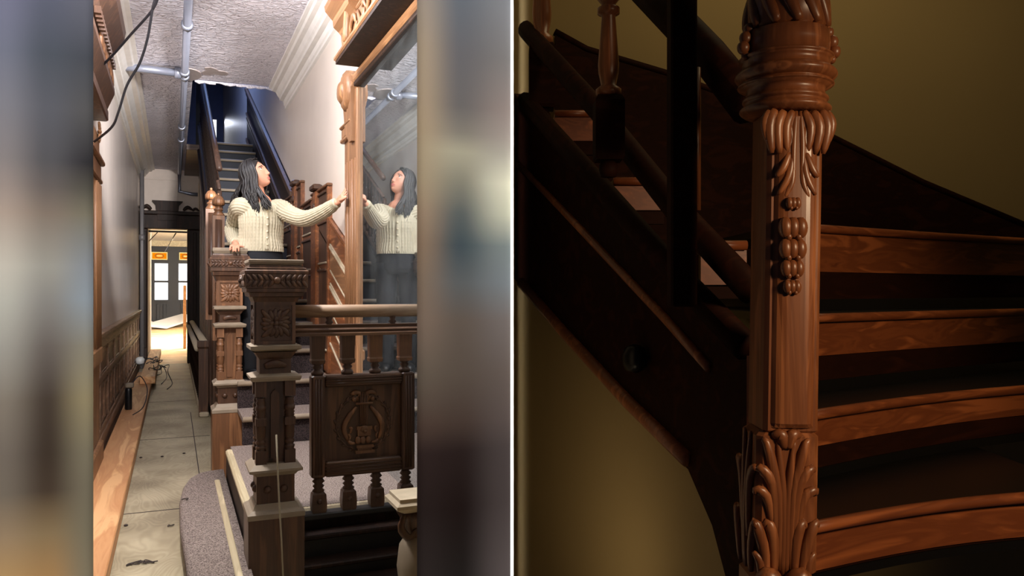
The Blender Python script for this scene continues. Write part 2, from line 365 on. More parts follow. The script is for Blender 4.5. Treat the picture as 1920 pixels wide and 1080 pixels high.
# back wall with its doorway
DX0, DX1 = pY(277, 500, YB).x, pY(351, 500, YB).x; DZ = pY(313, 430, YB).z
wb = MB(); wb.box(XL - .1, DX0, YB, YB + .15, 0, ZC).box(DX1, .42, YB, YB + .15, 0, ZC).box(DX0, DX1, YB, YB + .15, DZ, ZC)
wall_back = struct('wall_back', wb, 'plaster_back')
MB().box(XL, .18, YB - .02, YB, pY(313, 338, YB).z, pY(313, 333, YB).z).build('picture_rail', 'plaster_back', wall_back)
# stairwell above the ceiling
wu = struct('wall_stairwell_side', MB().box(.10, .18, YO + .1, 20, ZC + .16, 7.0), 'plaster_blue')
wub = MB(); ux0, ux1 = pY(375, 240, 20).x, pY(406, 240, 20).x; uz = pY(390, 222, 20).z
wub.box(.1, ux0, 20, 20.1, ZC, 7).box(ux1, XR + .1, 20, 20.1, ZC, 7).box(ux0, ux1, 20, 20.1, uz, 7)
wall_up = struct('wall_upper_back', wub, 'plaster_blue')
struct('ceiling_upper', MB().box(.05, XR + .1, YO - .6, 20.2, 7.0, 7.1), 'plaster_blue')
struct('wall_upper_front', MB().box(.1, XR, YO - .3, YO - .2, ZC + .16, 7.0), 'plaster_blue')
struct('floor_upper', MB().box(.18, XR, 12.32, 20, 3.36, 3.44), 'walnut_x')
struct('wall_upper_room', MB().box(ux0 - .6, ux1 + .6, 21.6, 21.7, ZC, 7), 'room_white')
up_lamp = lamp('upper_room_lamp', 'POINT', (.75, 20.9, 5.6), 70, (.8, .85, 1.0), .1)
# plaster cornices, run as a moulded section along the hall
def cornice(name, xw, s, y0, y1, prj):
    prof = [(0, ZC), (prj, ZC), (prj, ZC - .02), (prj * .86, ZC - .03), (prj * .8, ZC - .05), (prj * .62, ZC - .06), (prj * .5, ZC - .10), (prj * .42, ZC - .115), (prj * .40, ZC - .14), (prj * .2, ZC - .15), (prj * .16, ZC - .19), (prj * .1, ZC - .20), (prj * .1, ZC - .225), (0, ZC - .235)]
    return struct(name, MB().prism([(xw + s * a, y0, z) for a, z in prof], (0, y1 - y0, 0)), 'cornice')
cornice('trim_1', XR, -1, 3.0, YO - .02, .18); cornice('trim_2', XL, 1, 3.0, YB, .24)
# left wainscot: rails, stiles and sunk panels
wn = bpy.data.objects.new('trim_3', None); COL.objects.link(wn); wn.location = (XL, 9, 0); wn['kind'] = 'structure'; wn['label'] = 'low dark wood panelling along the hallway wall'
y0, y1 = 6.1, YB - .02
for (za, zb, t, nm) in ((0.0, .16, .03, 'skirting'), (.95, .985, .06, 'cap_rail'), (.915, .95, .04, 'cap_rail'), (.84, .915, .02, 'rail'), (.57, .63, .02, 'rail'), (.16, .21, .02, 'rail')):
    MB().cbox(XL, XL + t, y0, y1, za, zb, .006).build(nm, 'wainscot', wn)
np_ = 11; step = (y1 - y0) / np_
for k in range(np_ + 1):
    yy = y0 + k * step; MB().box(XL, XL + .018, yy - .05, yy + .05, .21, .84).build('stile', 'wainscot', wn)
for k in range(np_):
    ya = y0 + k * step + .05; yb = y0 + (k + 1) * step - .05
    MB().square([((yb - ya) / 2, 0), ((yb - ya) / 2 - .03, .014), ((yb - ya) / 2 - .05, .014), ((yb - ya) / 2 - .06, .006)], M=Matrix.Translation((XL, (ya + yb) / 2, .735)) @ Matrix(((0, 0, 1, 0), (1, 0, 0, 0), (0, .105 / ((yb - ya) / 2), 0, 0), (0, 0, 0, 1)))).build('panel', 'wainscot', wn)
    for q in range(2):
        a = ya + (yb - ya) / 2 * q + .012; b = ya + (yb - ya) / 2 * (q + 1) - .012
        MB().square([((b - a) / 2, 0), ((b - a) / 2 - .03, .016), ((b - a) / 2 - .05, .016), ((b - a) / 2 - .06, .006)], M=Matrix.Translation((XL, (a + b) / 2, .39)) @ Matrix(((0, 0, 1, 0), (1, 0, 0, 0), (0, .18 / ((b - a) / 2), 0, 0), (0, 0, 0, 1)))).build('panel', 'wainscot', wn)
# left door casing: fluted pilaster, capital and hooded head
dc = bpy.data.objects.new('door_1', None); COL.objects.link(dc); dc.location = (XL, 6.0, 0); dc['kind'] = 'structure'; dc['label'] = 'carved orange-brown door casing with hooded head on the hallway wall'
pil = MB(); pil.cbox(XL, XL + .05, 5.5, 6.36, .22, 2.42, .01); pil.build('pilaster', 'oak', dc)
for k in range(4): MB().tube([(XL + .052, 6.29 - k * .1, .9), (XL + .052, 6.29 - k * .1, 2.05)], .018, 8).build('reed', 'oak', dc)
MB().cbox(XL, XL + .075, 5.5, 6.40, 0, .22, .012).build('plinth', 'oak', dc)
MB().cbox(XL, XL + .07, 5.5, 6.39, .78, .9, .012).build('band', 'oak', dc)
for z0_, h_, t_ in ((2.07, .03, .07), (2.10, .10, .06), (2.20, .035, .085)): MB().cbox(XL, XL + t_, 5.5, 6.36 + t_ * .4, z0_, z0_ + h_, .008).build('capital', 'walnut_warm', dc)
ro = MB(); fr = Fr((XL + .056, 6.2, 2.42), (0, 1, 0), (0, 0, 1)); rosette(ro, fr, .075, 10); ro.build('rosette', 'oak', dc)
MB().cbox(XL, XL + .11, 4.6, 6.34, 2.52, 2.60, .01).build('hood', 'walnut', dc)
MB().prism([(XL, 6.33, 2.60), (XL + .10, 6.33, 2.60), (XL + .15, 6.33, 2.72), (XL + .15, 6.33, 2.76), (XL, 6.33, 2.76)], (0, -1.7, 0)).build('hood', 'walnut', dc)
sc_ = MB(); fr = Fr((XL + .05, 6.33, 2.84), (1, 0, 0), (0, 0, 1))
for k in range(5): lobe(sc_, Fr((XL + .15, 6.2 - k * .2, 2.80), (0, -1, 0), (0, 0, 1)), [(-.08, -.03), (-.02, .05), (.06, .04), (.05, -.02)], .03)
sc_.build('scrollwork', 'walnut_warm', dc)
MB().prism([(XL, 6.2, 2.9), (XL + .13, 6.2, 2.9), (XL + .15, 6.2, 2.96), (XL + .22, 6.2, 3.08), (XL + .23, 6.2, 3.14), (XL, 6.2, 3.14)], (0, -1.7, 0)).build('crown', 'walnut', dc)
for k in range(16): MB().box(XL + .13, XL + .165, 6.17 - k * .08, 6.21 - k * .08, 2.87, 2.91).build('dentil', 'walnut', dc)
# far doorway casing
d2 = bpy.data.objects.new('door_2', None); COL.objects.link(d2); d2.location = ((DX0 + DX1) / 2, YB, 0); d2['kind'] = 'structure'; d2['label'] = 'dark carved doorway casing at the far end of the hallway'
cw0 = DX0 - XL - .01; 
MB().cbox(XL + .01, DX0, YB - .10, YB, 0, DZ, .015).build('jamb_board', 'walnut_dark', d2)
MB().cbox(DX1, DX1 + .27, YB - .10, YB, 0, DZ, .015).build('jamb_board', 'walnut_dark', d2)
for xa in (XL + .06, DX1 + .10):
    MB().cbox(xa, xa + .05, YB - .13, YB - .1, .3, DZ - .05, .01).build('reed', 'walnut_dark', d2)
z1, z2, z3 = DZ, pY(313, 404, YB).z, pY(313, 397, YB).z
MB().cbox(XL + .01, DX1 + .28, YB - .13, YB, z1, z2, .01).build('lintel', 'walnut_dark', d2)
MB().cbox(XL + .01, DX1 + .32, YB - .18, YB, z2, z3, .01).build('lintel_cap', 'walnut_dark', d2)
cx0, cx1 = pY(290, 390, YB).x, pY(338, 390, YB).x; zt = pY(313, 378, YB).z
MB().prism([(cx0 + .05, YB - .16, z2 - .1), (cx1 - .05, YB - .16, z2 - .1), (cx1 - .02, YB - .16, zt - .07), (cx1 + .04, YB - .16, zt), (cx0 - .04, YB - .16, zt), (cx0 + .02, YB - .16, zt - .07)], (0, .16, 0)).build('keystone', 'walnut_dark', d2)
for s_, xa in ((1, cx0 - .05), (-1, cx1 + .05)):
    m = MB(); fr = Fr((xa, YB - .14, z3), (-s_, 0, 0), (0, 0, 1)); fr.n = Vector((0, -1, 0))
    lobe(m, fr, [(0, .02), (.07, .08), (.15, .03)], .03); lobe(m, fr, [(.15, .02), (.2, .06), (.26, .02)], .022); m.build('scroll', 'walnut_dark', d2)
# ------------------------------------------------------------------ far room seen through the doorway
YF = 34.0
struct('floor_far_room', MB().box(-3.2, 3.2, YB, YF + .3, -.06, 0), 'plywood_gold')
struct('ceiling_far_room', MB().box(-3.2, 3.3, YB + .15, YF, 3.26, 3.34), 'room_white')
xw = pY(283, 500, 17.5).x
struct('wall_far_side', MB().box(-3.2, xw, 17.5, 17.7, 0, 4.6).box(-3.2, DX0, YB + .15, 17.5, 0, 4.6), 'room_white')
struct('wall_far_other', MB().box(3.2, 3.3, YB + .15, YF, 0, 3.6), 'room_white')
struct('wall_far_stub', MB().box(pY(351, 500, 16.6).x, pY(351, 500, 16.6).x + 1.2, 16.5, 16.7, 0, 3.6), 'room_white')
# bay of the far room: dark joinery with two tall sash windows
bay = bpy.data.objects.new('wall_far_bay', None); COL.objects.link(bay); bay.location = (0, YF, 0); bay['kind'] = 'structure'
def zz(v): return pY(313, v, YF).z
def xx(u): return pY(u, 500, YF).x
bz = MB(); wins = [(290, 315), (335, 352)]
bz.box(-3.2, xx(290), YF, YF + .2, 0, 4.6).box(xx(315), xx(335), YF, YF + .2, 0, 4.6).box(xx(352), 3.2, YF, YF + .2, 0, 4.6)
for a, b in wins: bz.box(xx(a), xx(b), YF, YF + .2, 0, zz(564)).box(xx(a), xx(b), YF, YF + .2, zz(494), 4.6)
bz.build('joinery', 'room_dark', bay)
MB().box(-3.2, 3.2, YF - .5, YF - .3, zz(463), zz(452)).build('plaster_beam', 'board_pale', bay)
for a, b in wins:
    for q in range(2):
        m = MB(); m.cbox(xx(a) + .06 + q * (xx(b) - xx(a)) / 2, xx(a) - .06 + (q + 1) * (xx(b) - xx(a)) / 2, YF - .04, YF, .15, zz(570), .02); m.build('panel', 'room_dark', bay)
    MB().box(xx(a) - .1, xx(b) + .1, YF - .12, YF, zz(566), zz(562)).build('sill', 'room_dark', bay)
for i, (a, b) in enumerate(wins):
    wdw = bpy.data.objects.new('window_%d' % (i + 1), None); COL.objects.link(wdw); wdw.location = (xx((a + b) / 2), YF + .1, zz(564)); wdw['kind'] = 'structure'
    zm = zz(528)
    for za, zb in ((zz(564), zm - .03), (zm + .03, zz(494))): MB().box(xx(a), xx(b), YF + .09, YF + .11, za, zb).build('pane', 'daylight_pane', wdw)
    MB().box(xx(a), xx(b), YF + .05, YF + .13, zm - .04, zm + .04).build('meeting_rail', 'room_dark', wdw)
for i, (a, b, lb) in enumerate(((284, 314, 'whole amber stained glass panel hanging above the wide far window'), (336, 360, 'amber stained glass panel above the narrow far window, cut off by door jamb'))):
    Yg = YF - .06; t = thing('stained_glass_panel', ((pY(a, 480, Yg).x + pY(b, 480, Yg).x) / 2, Yg, pY(313, 487, Yg).z), lb, 'stained glass', 'amber glass panels of the far room')
    x0_, x1_ = pY(a, 480, Yg).x, pY(b, 480, Yg).x; za, zb = pY(313, 487, Yg).z, pY(313, 473, Yg).z; h = zb - za
    MB().box(x0_ + .04, x1_ - .04, Yg, Yg + .03, za + .03, zb - .03).build('pane', 'amber_glass', t)
    m = MB(); m.box(x0_, x1_, Yg - .02, Yg + .05, za, za + .03).box(x0_, x1_, Yg - .02, Yg + .05, zb - .03, zb).box(x0_, x0_ + .03, Yg - .02, Yg + .05, za, zb).box(x1_ - .03, x1_, Yg - .02, Yg + .05, za, zb); m.build('frame', 'amber_light', t)
    xm = (x0_ + x1_) / 2; zm = (za + zb) / 2
    m = MB(); m.tube([(xm + .27 * (x1_ - x0_) * math.cos(k * PI / 12), Yg - .012, zm + .28 * h * math.sin(k * PI / 12)) for k in range(25)], .014, 6, caps=False); m.build('oval_ornament', 'walnut_warm', t)
    m = MB(); m.cbox(xm - .16 * (x1_ - x0_), xm + .16 * (x1_ - x0_), Yg - .02, Yg, zm - .07 * h, zm + .07 * h, .006); m.build('centre_light', 'amber_light', t)
# loose boards and rubble under the far windows
for (a, b, v, dz, rz, lb) in ((284, 300, 590, .05, .2, 'white sheet of board lying flat under the wide far window'), (306, 349, 593, .22, -.3, 'long white board tilted over rubble on the far room floor')):
    p = pZ((a + b) / 2, v, 0); p = Vector(pY((a + b) / 2, v, 30.5)); p.z = 0; wd = pY(b, v, p.y).x - pY(a, v, p.y).x
    M = Matrix.Translation((p.x, p.y, dz)) @ Matrix.Rotation(rz, 4, 'Z') @ Matrix.Rotation(.12 if dz > .1 else 0.0, 4, 'Y') @ Matrix.Rotation(.06, 4, 'X')
    tag(MB().cbox(-wd / 2, wd / 2, -2.0, 2.0, -.03, .03, .01, M=M).build('white_board', 'dust_sheet'), lb, 'board')
tag(MB().cbox(pY(343.5, 600, 19).x, pY(349, 600, 19).x, 18.9, 19.1, 0, pY(346, 535, 19).z, .01).build('timber_stud', 'lumber'), 'yellow upright timber stud just inside the far doorway', 'stud')
tag(MB().box(pY(277, 440, 15.6).x, pY(352, 440, 15.6).x, 15.6, 15.66, pY(313, 436, 15.6).z, pY(313, 432.5, 15.6).z).build('curtain_bar', 'black_plastic'), 'thin black bar across the top of the far doorway', 'bar')
for i, (a, b) in enumerate((((296, 435), (270, 462)), ((331, 435), (309, 472)))):
    y_ = 15.62; yb = 17.4 if i == 0 else YF - .1
    tag(MB().tube([pY(a[0], a[1], y_), pY(b[0], b[1], yb if i else 15.9)], .008 if i == 0 else .012, 5).build('slack_wire', 'black_plastic'), ('short slack wire slanting across the top of the far doorway', 'long thin wire slanting down towards the amber glass panel')[i], 'wire', 'slack wires of the far doorway')
# ------------------------------------------------------------------ added front piers with blurred bands, added white fin, divider
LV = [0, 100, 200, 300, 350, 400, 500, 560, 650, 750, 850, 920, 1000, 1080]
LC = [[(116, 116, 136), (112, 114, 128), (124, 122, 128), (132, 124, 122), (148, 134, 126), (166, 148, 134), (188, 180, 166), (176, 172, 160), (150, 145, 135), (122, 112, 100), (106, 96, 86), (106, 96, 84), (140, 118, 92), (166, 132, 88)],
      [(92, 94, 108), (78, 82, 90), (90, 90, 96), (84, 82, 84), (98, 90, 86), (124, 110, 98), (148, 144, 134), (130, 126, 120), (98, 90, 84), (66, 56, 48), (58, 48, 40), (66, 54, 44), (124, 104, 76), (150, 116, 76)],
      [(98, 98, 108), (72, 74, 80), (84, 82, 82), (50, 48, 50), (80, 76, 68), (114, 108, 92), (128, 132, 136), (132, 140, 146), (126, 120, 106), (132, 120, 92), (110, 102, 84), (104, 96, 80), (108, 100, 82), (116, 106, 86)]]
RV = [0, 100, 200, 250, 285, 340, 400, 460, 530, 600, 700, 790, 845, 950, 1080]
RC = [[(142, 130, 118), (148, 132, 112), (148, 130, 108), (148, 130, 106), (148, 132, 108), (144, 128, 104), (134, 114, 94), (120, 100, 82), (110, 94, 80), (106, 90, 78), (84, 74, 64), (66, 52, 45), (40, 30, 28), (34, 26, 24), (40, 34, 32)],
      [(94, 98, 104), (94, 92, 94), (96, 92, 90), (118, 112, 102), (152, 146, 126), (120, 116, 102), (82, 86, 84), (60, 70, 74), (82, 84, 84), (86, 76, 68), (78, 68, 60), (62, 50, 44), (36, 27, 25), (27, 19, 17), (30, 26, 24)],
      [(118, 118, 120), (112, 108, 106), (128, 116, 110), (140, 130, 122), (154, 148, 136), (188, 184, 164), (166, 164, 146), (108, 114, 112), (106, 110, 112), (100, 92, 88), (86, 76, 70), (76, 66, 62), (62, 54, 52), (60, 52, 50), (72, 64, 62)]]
YP = 2.3
def pier(name, ua, ub, V, C, us, inner):  # added pier; its colour ramps carry blurred light and shade
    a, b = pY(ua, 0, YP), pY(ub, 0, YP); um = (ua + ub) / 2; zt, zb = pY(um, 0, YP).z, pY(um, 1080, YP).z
    vs = [1 - v / 1080 for v in V][::-1]; ombre(name + '_blur_tones', [c[::-1] for c in C], us, vs, ((a.x, b.x), (zb, zt)))
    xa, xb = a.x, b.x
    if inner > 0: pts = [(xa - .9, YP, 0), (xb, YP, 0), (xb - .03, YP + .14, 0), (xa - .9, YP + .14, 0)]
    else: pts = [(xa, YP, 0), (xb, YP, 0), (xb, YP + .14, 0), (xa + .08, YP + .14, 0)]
    return struct(name, MB().prism(pts, (0, 0, 3.45)), name + '_blur_tones', org=Vector((0, 0, 0)))
pa = pier('band_pier_left', 0, 175, LV, LC, [0, .5, .95], 1); pa['label'] = 'added pier beside the hallway, blurred light and shade put into its grey, cream and brown'
pb = pier('band_pier_right', 782, 957, RV, RC, [0, .45, .92], -1); pb['label'] = 'added pier between hallway and dark staircase, blurred light and shade put into its colour'
e0, e1 = pY(957, 0, YP - .01).x, pY(963, 0, YP - .01).x
tr = struct('light_block_fin', MB().prism([L(-3 / FPX * 1.3, 1.3, 0), L(3 / FPX * 1.3, 1.3, 0), L(3 / FPX * 2.66, 2.66, 0), L(-3 / FPX * 2.66, 2.66, 0)], (0, 0, 3.45)), 'white_paint'); tr['label'] = 'added thin white fin keeping hall light off the dark staircase'  # added fin, shaped to block hall light from the stair room
dv = MB(); q = [L(-.11, 2.52, 0), L(-.012, 2.62, 0), L(-.012, 4.6, 0), L(-.11, 4.6, 0)]; dv.prism(q, (0, 0, 3.45)); struct('wall_divider', dv, 'olive_wall')
# ------------------------------------------------------------------ newel posts of the hall stair
def newel(name, X, Y, zs, hw, label, mat, mat2, dust, knobs=True, ry=1.0):
    """zs: heights of plate top, plate, frieze top, frieze bottom, cavetto end, block end, collar, neck end, collar, shaft end, collar, knob block end, collar, floor"""
    t = thing(name, (X, Y, zs[-1]), label, 'newel post')
    c = (X, Y, 0); s = hw
    (zp, zp2, zf, zf2, zcv, zbl, zc1, znk, zc2, zsh, zc3, zkb, zc4, z0) = zs
    pl = MB().square([(s * .80, zp2 + .002), (s * .86, zp2 + (zp - zp2) * .5), (s * .86, zp - .003), (s * .84, zp)], c, ry); pl.build('cap_plate', [dust][0], t)
    cp = MB().square([(s * .84, zp2), (s * .86, zp2 - (zp2 - zf) * .25), (s * .93, zp2 - (zp2 - zf) * .35), (s * .93, zp2 - (zp2 - zf) * .55), (s, zp2 - (zp2 - zf) * .7), (s, zf), (s * .98, zf - .003), (s * .98, zf2), (s * .94, zf2 - .002), (s * .94, zf2 - (zf2 - zcv) * .28), (s * .86, zf2 - (zf2 - zcv) * .34), (s * .84, zf2 - (zf2 - zcv) * .6), (s * .74, zf2 - (zf2 - zcv) * .66), (s * .68, zcv), (s * .62, zcv - .002)][::-1], c, ry)
    cp.build('cap', mat2, t)
    fz = MB()                                                   # carved leaf frieze on the two faces in view
    for fr, hh in ((Fr((X, Y - s * ry * .98, (zf + zf2) / 2), (1, 0, 0), (0, 0, 1)), s), (Fr((X - s * .98, Y, (zf + zf2) / 2), (0, -1, 0), (0, 0, 1)), s * ry)):
        n = 5; h = (zf - zf2) / 2
        for k in range(-n, n + 1):
            if k == 0: fz.ell(fr(0, 0, .004), (h * .5, h * .3, h * .5)); continue
            sg = 1 if k > 0 else -1; x = k * hh * .17
            for q in (-1, 1): lobe(fz, fr, [(x - sg * hh * .06, 0), (x, q * h * .35), (x + sg * hh * .09, q * h * .85)], h * .26, flat=.45)
    fz.build('carved_frieze', mat2, t)
    b = s * .62; bl = MB().square([(b, zbl), (b, zcv)], c, ry); blo = bl.build('rosette_block', mat, t)
    zc_ = (zcv + zbl) / 2; hb = (zcv - zbl) / 2
    for fr, bb in ((Fr((X, Y - b * ry, zc_), (1, 0, 0), (0, 0, 1)), b), (Fr((X - b, Y, zc_), (0, -1, 0), (0, 0, 1)), b * ry)):
        m = MB(); rr = min(bb, hb)
        fw = rr * .18
        for q in (-1, 1):
            m.prism([fr(q * bb, -hb), fr(q * bb, hb), fr(q * (bb - fw), hb), fr(q * (bb - fw), -hb)], fr.n * .008)
            m.prism([fr(-bb + fw, q * hb), fr(bb - fw, q * hb), fr(bb - fw, q * (hb - fw)), fr(-bb + fw, q * (hb - fw))], fr.n * .008)
        m.build('panel_frame', mat, blo)
        m = MB(); rosette(m, Fr(fr(0, 0, -.003), fr.x, fr.y), rr * .78, 16); m.build('rosette', mat, blo)
    MB().square([(b * .98, zc1), (s * .80, zc1 + (zbl - zc1) * .35), (s * .80, zbl - .006), (b * 1.02, zbl)], c, ry).build('collar', dust, t)
    MB().square([(s * .50, zc1 - (zc1 - znk) * 1.0), (s * .50, zc1 - (zc1 - znk) * .35), (s * .64, zc1 - .002), (s * .70, zc1)], c, ry).build('neck', mat2, t)
    m = MB(); lobe(m, Fr((X, Y - s * .5 * ry, (zc1 * .65 + znk * 1.35) / 2 - .0), (1, 0, 0), (0, 0, 1)), [(-s * .34, 0), (0, .012), (s * .34, 0)], (zc1 - znk) * .2); m.build('neck_carving', mat2, t)
    MB().square([(s * .56, zc2 - .004), (s * .76, zc2), (s * .80, zc2 + (znk - zc2) * .4), (s * .80, zc2 + (znk - zc2) * .65), (s * .52, znk)], c, ry).build('collar', dust, t)
    MB().square([(s * .34, zsh), (s * .34, zc2)], c, ry).build('shaft', mat, t)
    m = MB(); m.prism([(X - s * .14, Y - s * .34 * ry, zsh + .02), (X + s * .14, Y - s * .34 * ry, zsh + .02), (X + s * .14, Y - s * .34 * ry, zc2 - .06), (X, Y - s * .34 * ry, zc2 - .04), (X - s * .14, Y - s * .34 * ry, zc2 - .06)], (0, -.012, 0)); m.build('shaft_tablet', mat, t)
    H = zc2 - zsh; r = s * .17
    prof = [(r, 0), (r, .16), (r * .75, .165), (r * .98, .19), (r * .98, .21), (r * .7, .22), (r * .95, .25), (r * .95, .27), (r * .7, .29), (r * .9, .31), (r * .95, .45), (r * .95, .55), (r * .8, .56), (r, .575), (r * .8, .59), (r, .61), (r * .8, .63), (r, .65), (r, .69), (r * .75, .70), (r * .95, .73), (r * .7, .76), (r * .9, .79), (r * .9, .81), (r, .815), (r, 1)]
    col = MB(); col.lathe([(a, z * H) for a, z in prof if .16 < z < .81 or z in (.16,)], (0, 0, 0), 12)
    col.box(-r, r, -r, r, 0, H * .16).box(-r, r, -r, r, H * .81, H).box(-r, r, -r, r, H * .46, H * .55)
    first = None
    for sx in (-1, 1):
        for sy in (-1, 1):
            loc = Vector((X + sx * s * .46, Y + sy * s * .46 * ry, zsh))
            if first is None: first = col.build('colonnette', mat, t, org=Vector((0, 0, 0))); first.location = loc - wloc(t)
            else: dup_mesh(first, loc, t)
    MB().square([(s * .62, zc3), (s * .70, zc3 + (zsh - zc3) * .25), (s * .84, zc3 + (zsh - zc3) * .4), (s * .84, zc3 + (zsh - zc3) * .6), (s * .66, zsh)], c, ry).build('collar', dust, t)
    MB().square([(s * .60, zkb), (s * .60, zc3)], c, ry).build('knob_block', mat2, t)
    if knobs:
        for k in (-1, 1):
            MB().ell((X + k * s * .26, Y - s * .60 * ry, (zkb + zc3) / 2), (s * .13, s * .12, s * .13)).build('round_knob', mat2, t)
            MB().ell((X - s * .60, Y + k * s * .26 * ry, (zkb + zc3) / 2), (s * .12, s * .13, s * .13)).build('round_knob', mat2, t)
    MB().square([(s * .86, zc4 - .004), (s * .90, zc4), (s * .90, zc4 + (zkb - zc4) * .35), (s * .82, zc4 + (zkb - zc4) * .5), (s * .74, zc4 + (zkb - zc4) * .6), (s * .64, zkb)], c, ry).build('collar', dust, t)
    MB().square([(s * .88, z0), (s * .88, zc4)], c, ry).build('plinth', mat, t)
    return t
kn = 3.36 / FPX
def zn(v): return EYE - (v - CV) * kn
nx = P(513, 545, 3.42)
NX, NY = nx.x, nx.y
newel('near_newel_post', NX, NY, [zn(v) for v in (487, 498, 513, 540, 566, 645, 659, 700, 713, 868, 890, 941, 966)] + [0.0], 57 * kn, 'nearest dark carved newel post with square flared cap, at the lyre balustrade', 'walnut', 'walnut', 'rail_dust')
kr = 5.43 / FPX
def zr(v): return EYE - (v - CV) * kr
nr = P(430, 545, 5.52); RX, RY = nr.x, nr.y
newel('stair_newel_post', RX, RY, [zr(v) for v in (465, 476, 487, 501, 526, 573, 583, 605, 614, 713, 727, 757, 773)] + [0.0], 36 * kr, 'warm brown carved newel post under the woman\'s resting hand', 'walnut_warm', 'walnut', 'rail_dust')
# acorn-topped posts behind
def acorn_post(u, v, d, zb, label, s=1.0):
    p = P(u, v, d); t = thing('acorn_post', (p.x, p.y, zb), label, 'post', 'acorn posts of the stair'); k = d / FPX
    H = p.z; r = 11 * k * s
    m = MB(); m.lathe([(r * .1, 0), (r * .22, -.12 * r), (r * .22, -.4 * r), (r * .12, -.5 * r)], (p.x, p.y, H), 12); m.build('tip', 'oak', t)
    m = MB(); m.lathe([(r * .25, -.45 * r), (r * .62, -.7 * r), (r * .95, -1.3 * r), (r, -1.75 * r), (r * .9, -2.1 * r), (r * .5, -2.25 * r)], (p.x, p.y, H), 40, flute=.06, nfl=14); m.build('acorn', 'walnut_warm', t)
    m = MB(); m.lathe([(r * .5, -2.2 * r), (r * .42, -2.5 * r), (r * .75, -2.7 * r), (r * .75, -2.95 * r), (r * .55, -3.1 * r), (r * 1.0, -3.7 * r), (r * 1.0, -3.9 * r)], (p.x, p.y, H), 20); m.build('neck', 'walnut_warm', t)
    m = MB(); m.square([(r * .95, zb), (r * .95, H - 3.9 * r)], (p.x, p.y, 0)); b = m.build('shaft', 'walnut_warm', t)
    m = MB(); m.tube([(p.x, p.y - r * .95, zb + .05), (p.x, p.y - r * .95, H - 4.6 * r)], r * .55, 12); m.build('half_round', 'walnut', b)
    return t
acorn_post(409.5, 362, 6.3, .9, 'taller-looking acorn-topped post directly behind the stair newel post')
acorn_post(396, 352, 6.75, 1.05, 'second acorn-topped post, half hidden behind the nearer acorn', .95)
# ------------------------------------------------------------------ stair: platform, steps, carpet
st = thing('staircase', (.7, 5.3, 0), 'long staircase climbing from carpeted platform to the dark upper floor', 'staircase')
XS = .41
MB().box(.31, XR - .02, 3.66, 5.3, .0, .285).build('platform', 'walnut_dark', st)
MB().box(.335, XR - .02, 3.69, 5.3, .285, .302).build('platform_carpet', 'carpet', st)
MB().cbox(.30, .345, 3.64, 5.2, .27, .305, .01).build('platform_nosing', 'board_pale', st)
MB().cbox(.345, XR - .02, 3.635, 3.68, .27, .305, .01).build('platform_nosing', 'board_pale', st)
RISE, RUN, Y0 = .185, .42, 5.30
for k in range(17):
    y = Y0 + k * RUN; z = .48 + k * RISE; zb = z - RISE if k else .30
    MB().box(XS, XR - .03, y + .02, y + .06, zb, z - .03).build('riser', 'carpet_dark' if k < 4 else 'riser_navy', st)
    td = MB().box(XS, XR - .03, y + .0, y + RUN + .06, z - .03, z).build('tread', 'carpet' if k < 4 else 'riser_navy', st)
    MB().tube([(XS, y - .005, z - .012), (XR - .03, y - .005, z - .012)], .018, 8).build('nosing', 'rail_dust', td)
# closed outer string and its panelled side
sd = MB(); sd.prism([(XS - .06, 5.95, 0), (XS - .06, 5.95, .48 + .65 * .44 + .12), (XS - .06, 12.4, .60 + 7.1 * .44), (XS - .06, 12.4, 3.0), (XS - .06, 12.0, 0)], (.05, 0, 0)); sd.build('string_panel', 'walnut_dark', st)
for off in (0.0, -.35): MB().tube([(XS - .065, 5.95, .90 + off), (XS - .065, 12.4, 3.74 + off)], .025, 6).build('string_moulding', 'walnut_dark', st)
for k in range(8):
    yy = 6.15 + k * .72; zt_ = .45 + (yy - 5.3) * .44
    if zt_ - .25 > .3: MB().prism([(XS - .061, yy, .15), (XS - .061, yy + .5, .15), (XS - .061, yy + .5, zt_ + .05), (XS - .061, yy, zt_ - .17)], (-.015, 0, 0)).build('string_panel', 'walnut', st)
# balustrade of the flight: handrail, bottom rail, turned spindles, top post
bs = thing('stair_balustrade', (XS - .04, 7, 1), 'dark sloping balustrade rising along the staircase to the upper floor', 'balustrade')
ra = lambda y, dz: (XS - .035, y, .48 + (y - Y0) * .44 + dz)
MB().tube([ra(y, .98) for y in (7.4, 8.5, 10.5, 12.4)], .026, 12).build('handrail', 'walnut_dark', bs)
MB().tube([ra(y, .18) for y in (6.3, 12.4)], .03, 8).build('bottom_rail', 'walnut_dark', bs)
MB().tube([ra(y, .80) for y in (7.4, 12.4)], .016, 8).build('middle_rail', 'walnut_dark', bs)
sp = MB(); sp.lathe([(.02, 0), (.02, .1), (.012, .11), (.022, .14), (.012, .17), (.024, .28), (.014, .42), (.022, .46), (.012, .48), (.02, .52), (.02, .62)], seg=8); s0 = None
for k in range(34):
    p = Vector(ra(7.2 + k * .155, .18))
    if s0 is None: s0 = sp.build('spindle', 'walnut_dark', bs, org=Vector((0, 0, 0))); s0.location = p - wloc(bs)
    else: dup_mesh(s0, p, bs)
m = MB(); q = Vector((XS - .035, 12.45, 3.44)); m.square([(.07, 0), (.07, 1.15), (.1, 1.18), (.1, 1.24), (.06, 1.28)], q); m.build('top_post', 'black_wood', bs)
m = MB(); m.lathe([(.05, 1.28), (.09, 1.36), (.09, 1.44), (.04, 1.52)], q, 14); m.build('top_ball', 'black_wood', bs)
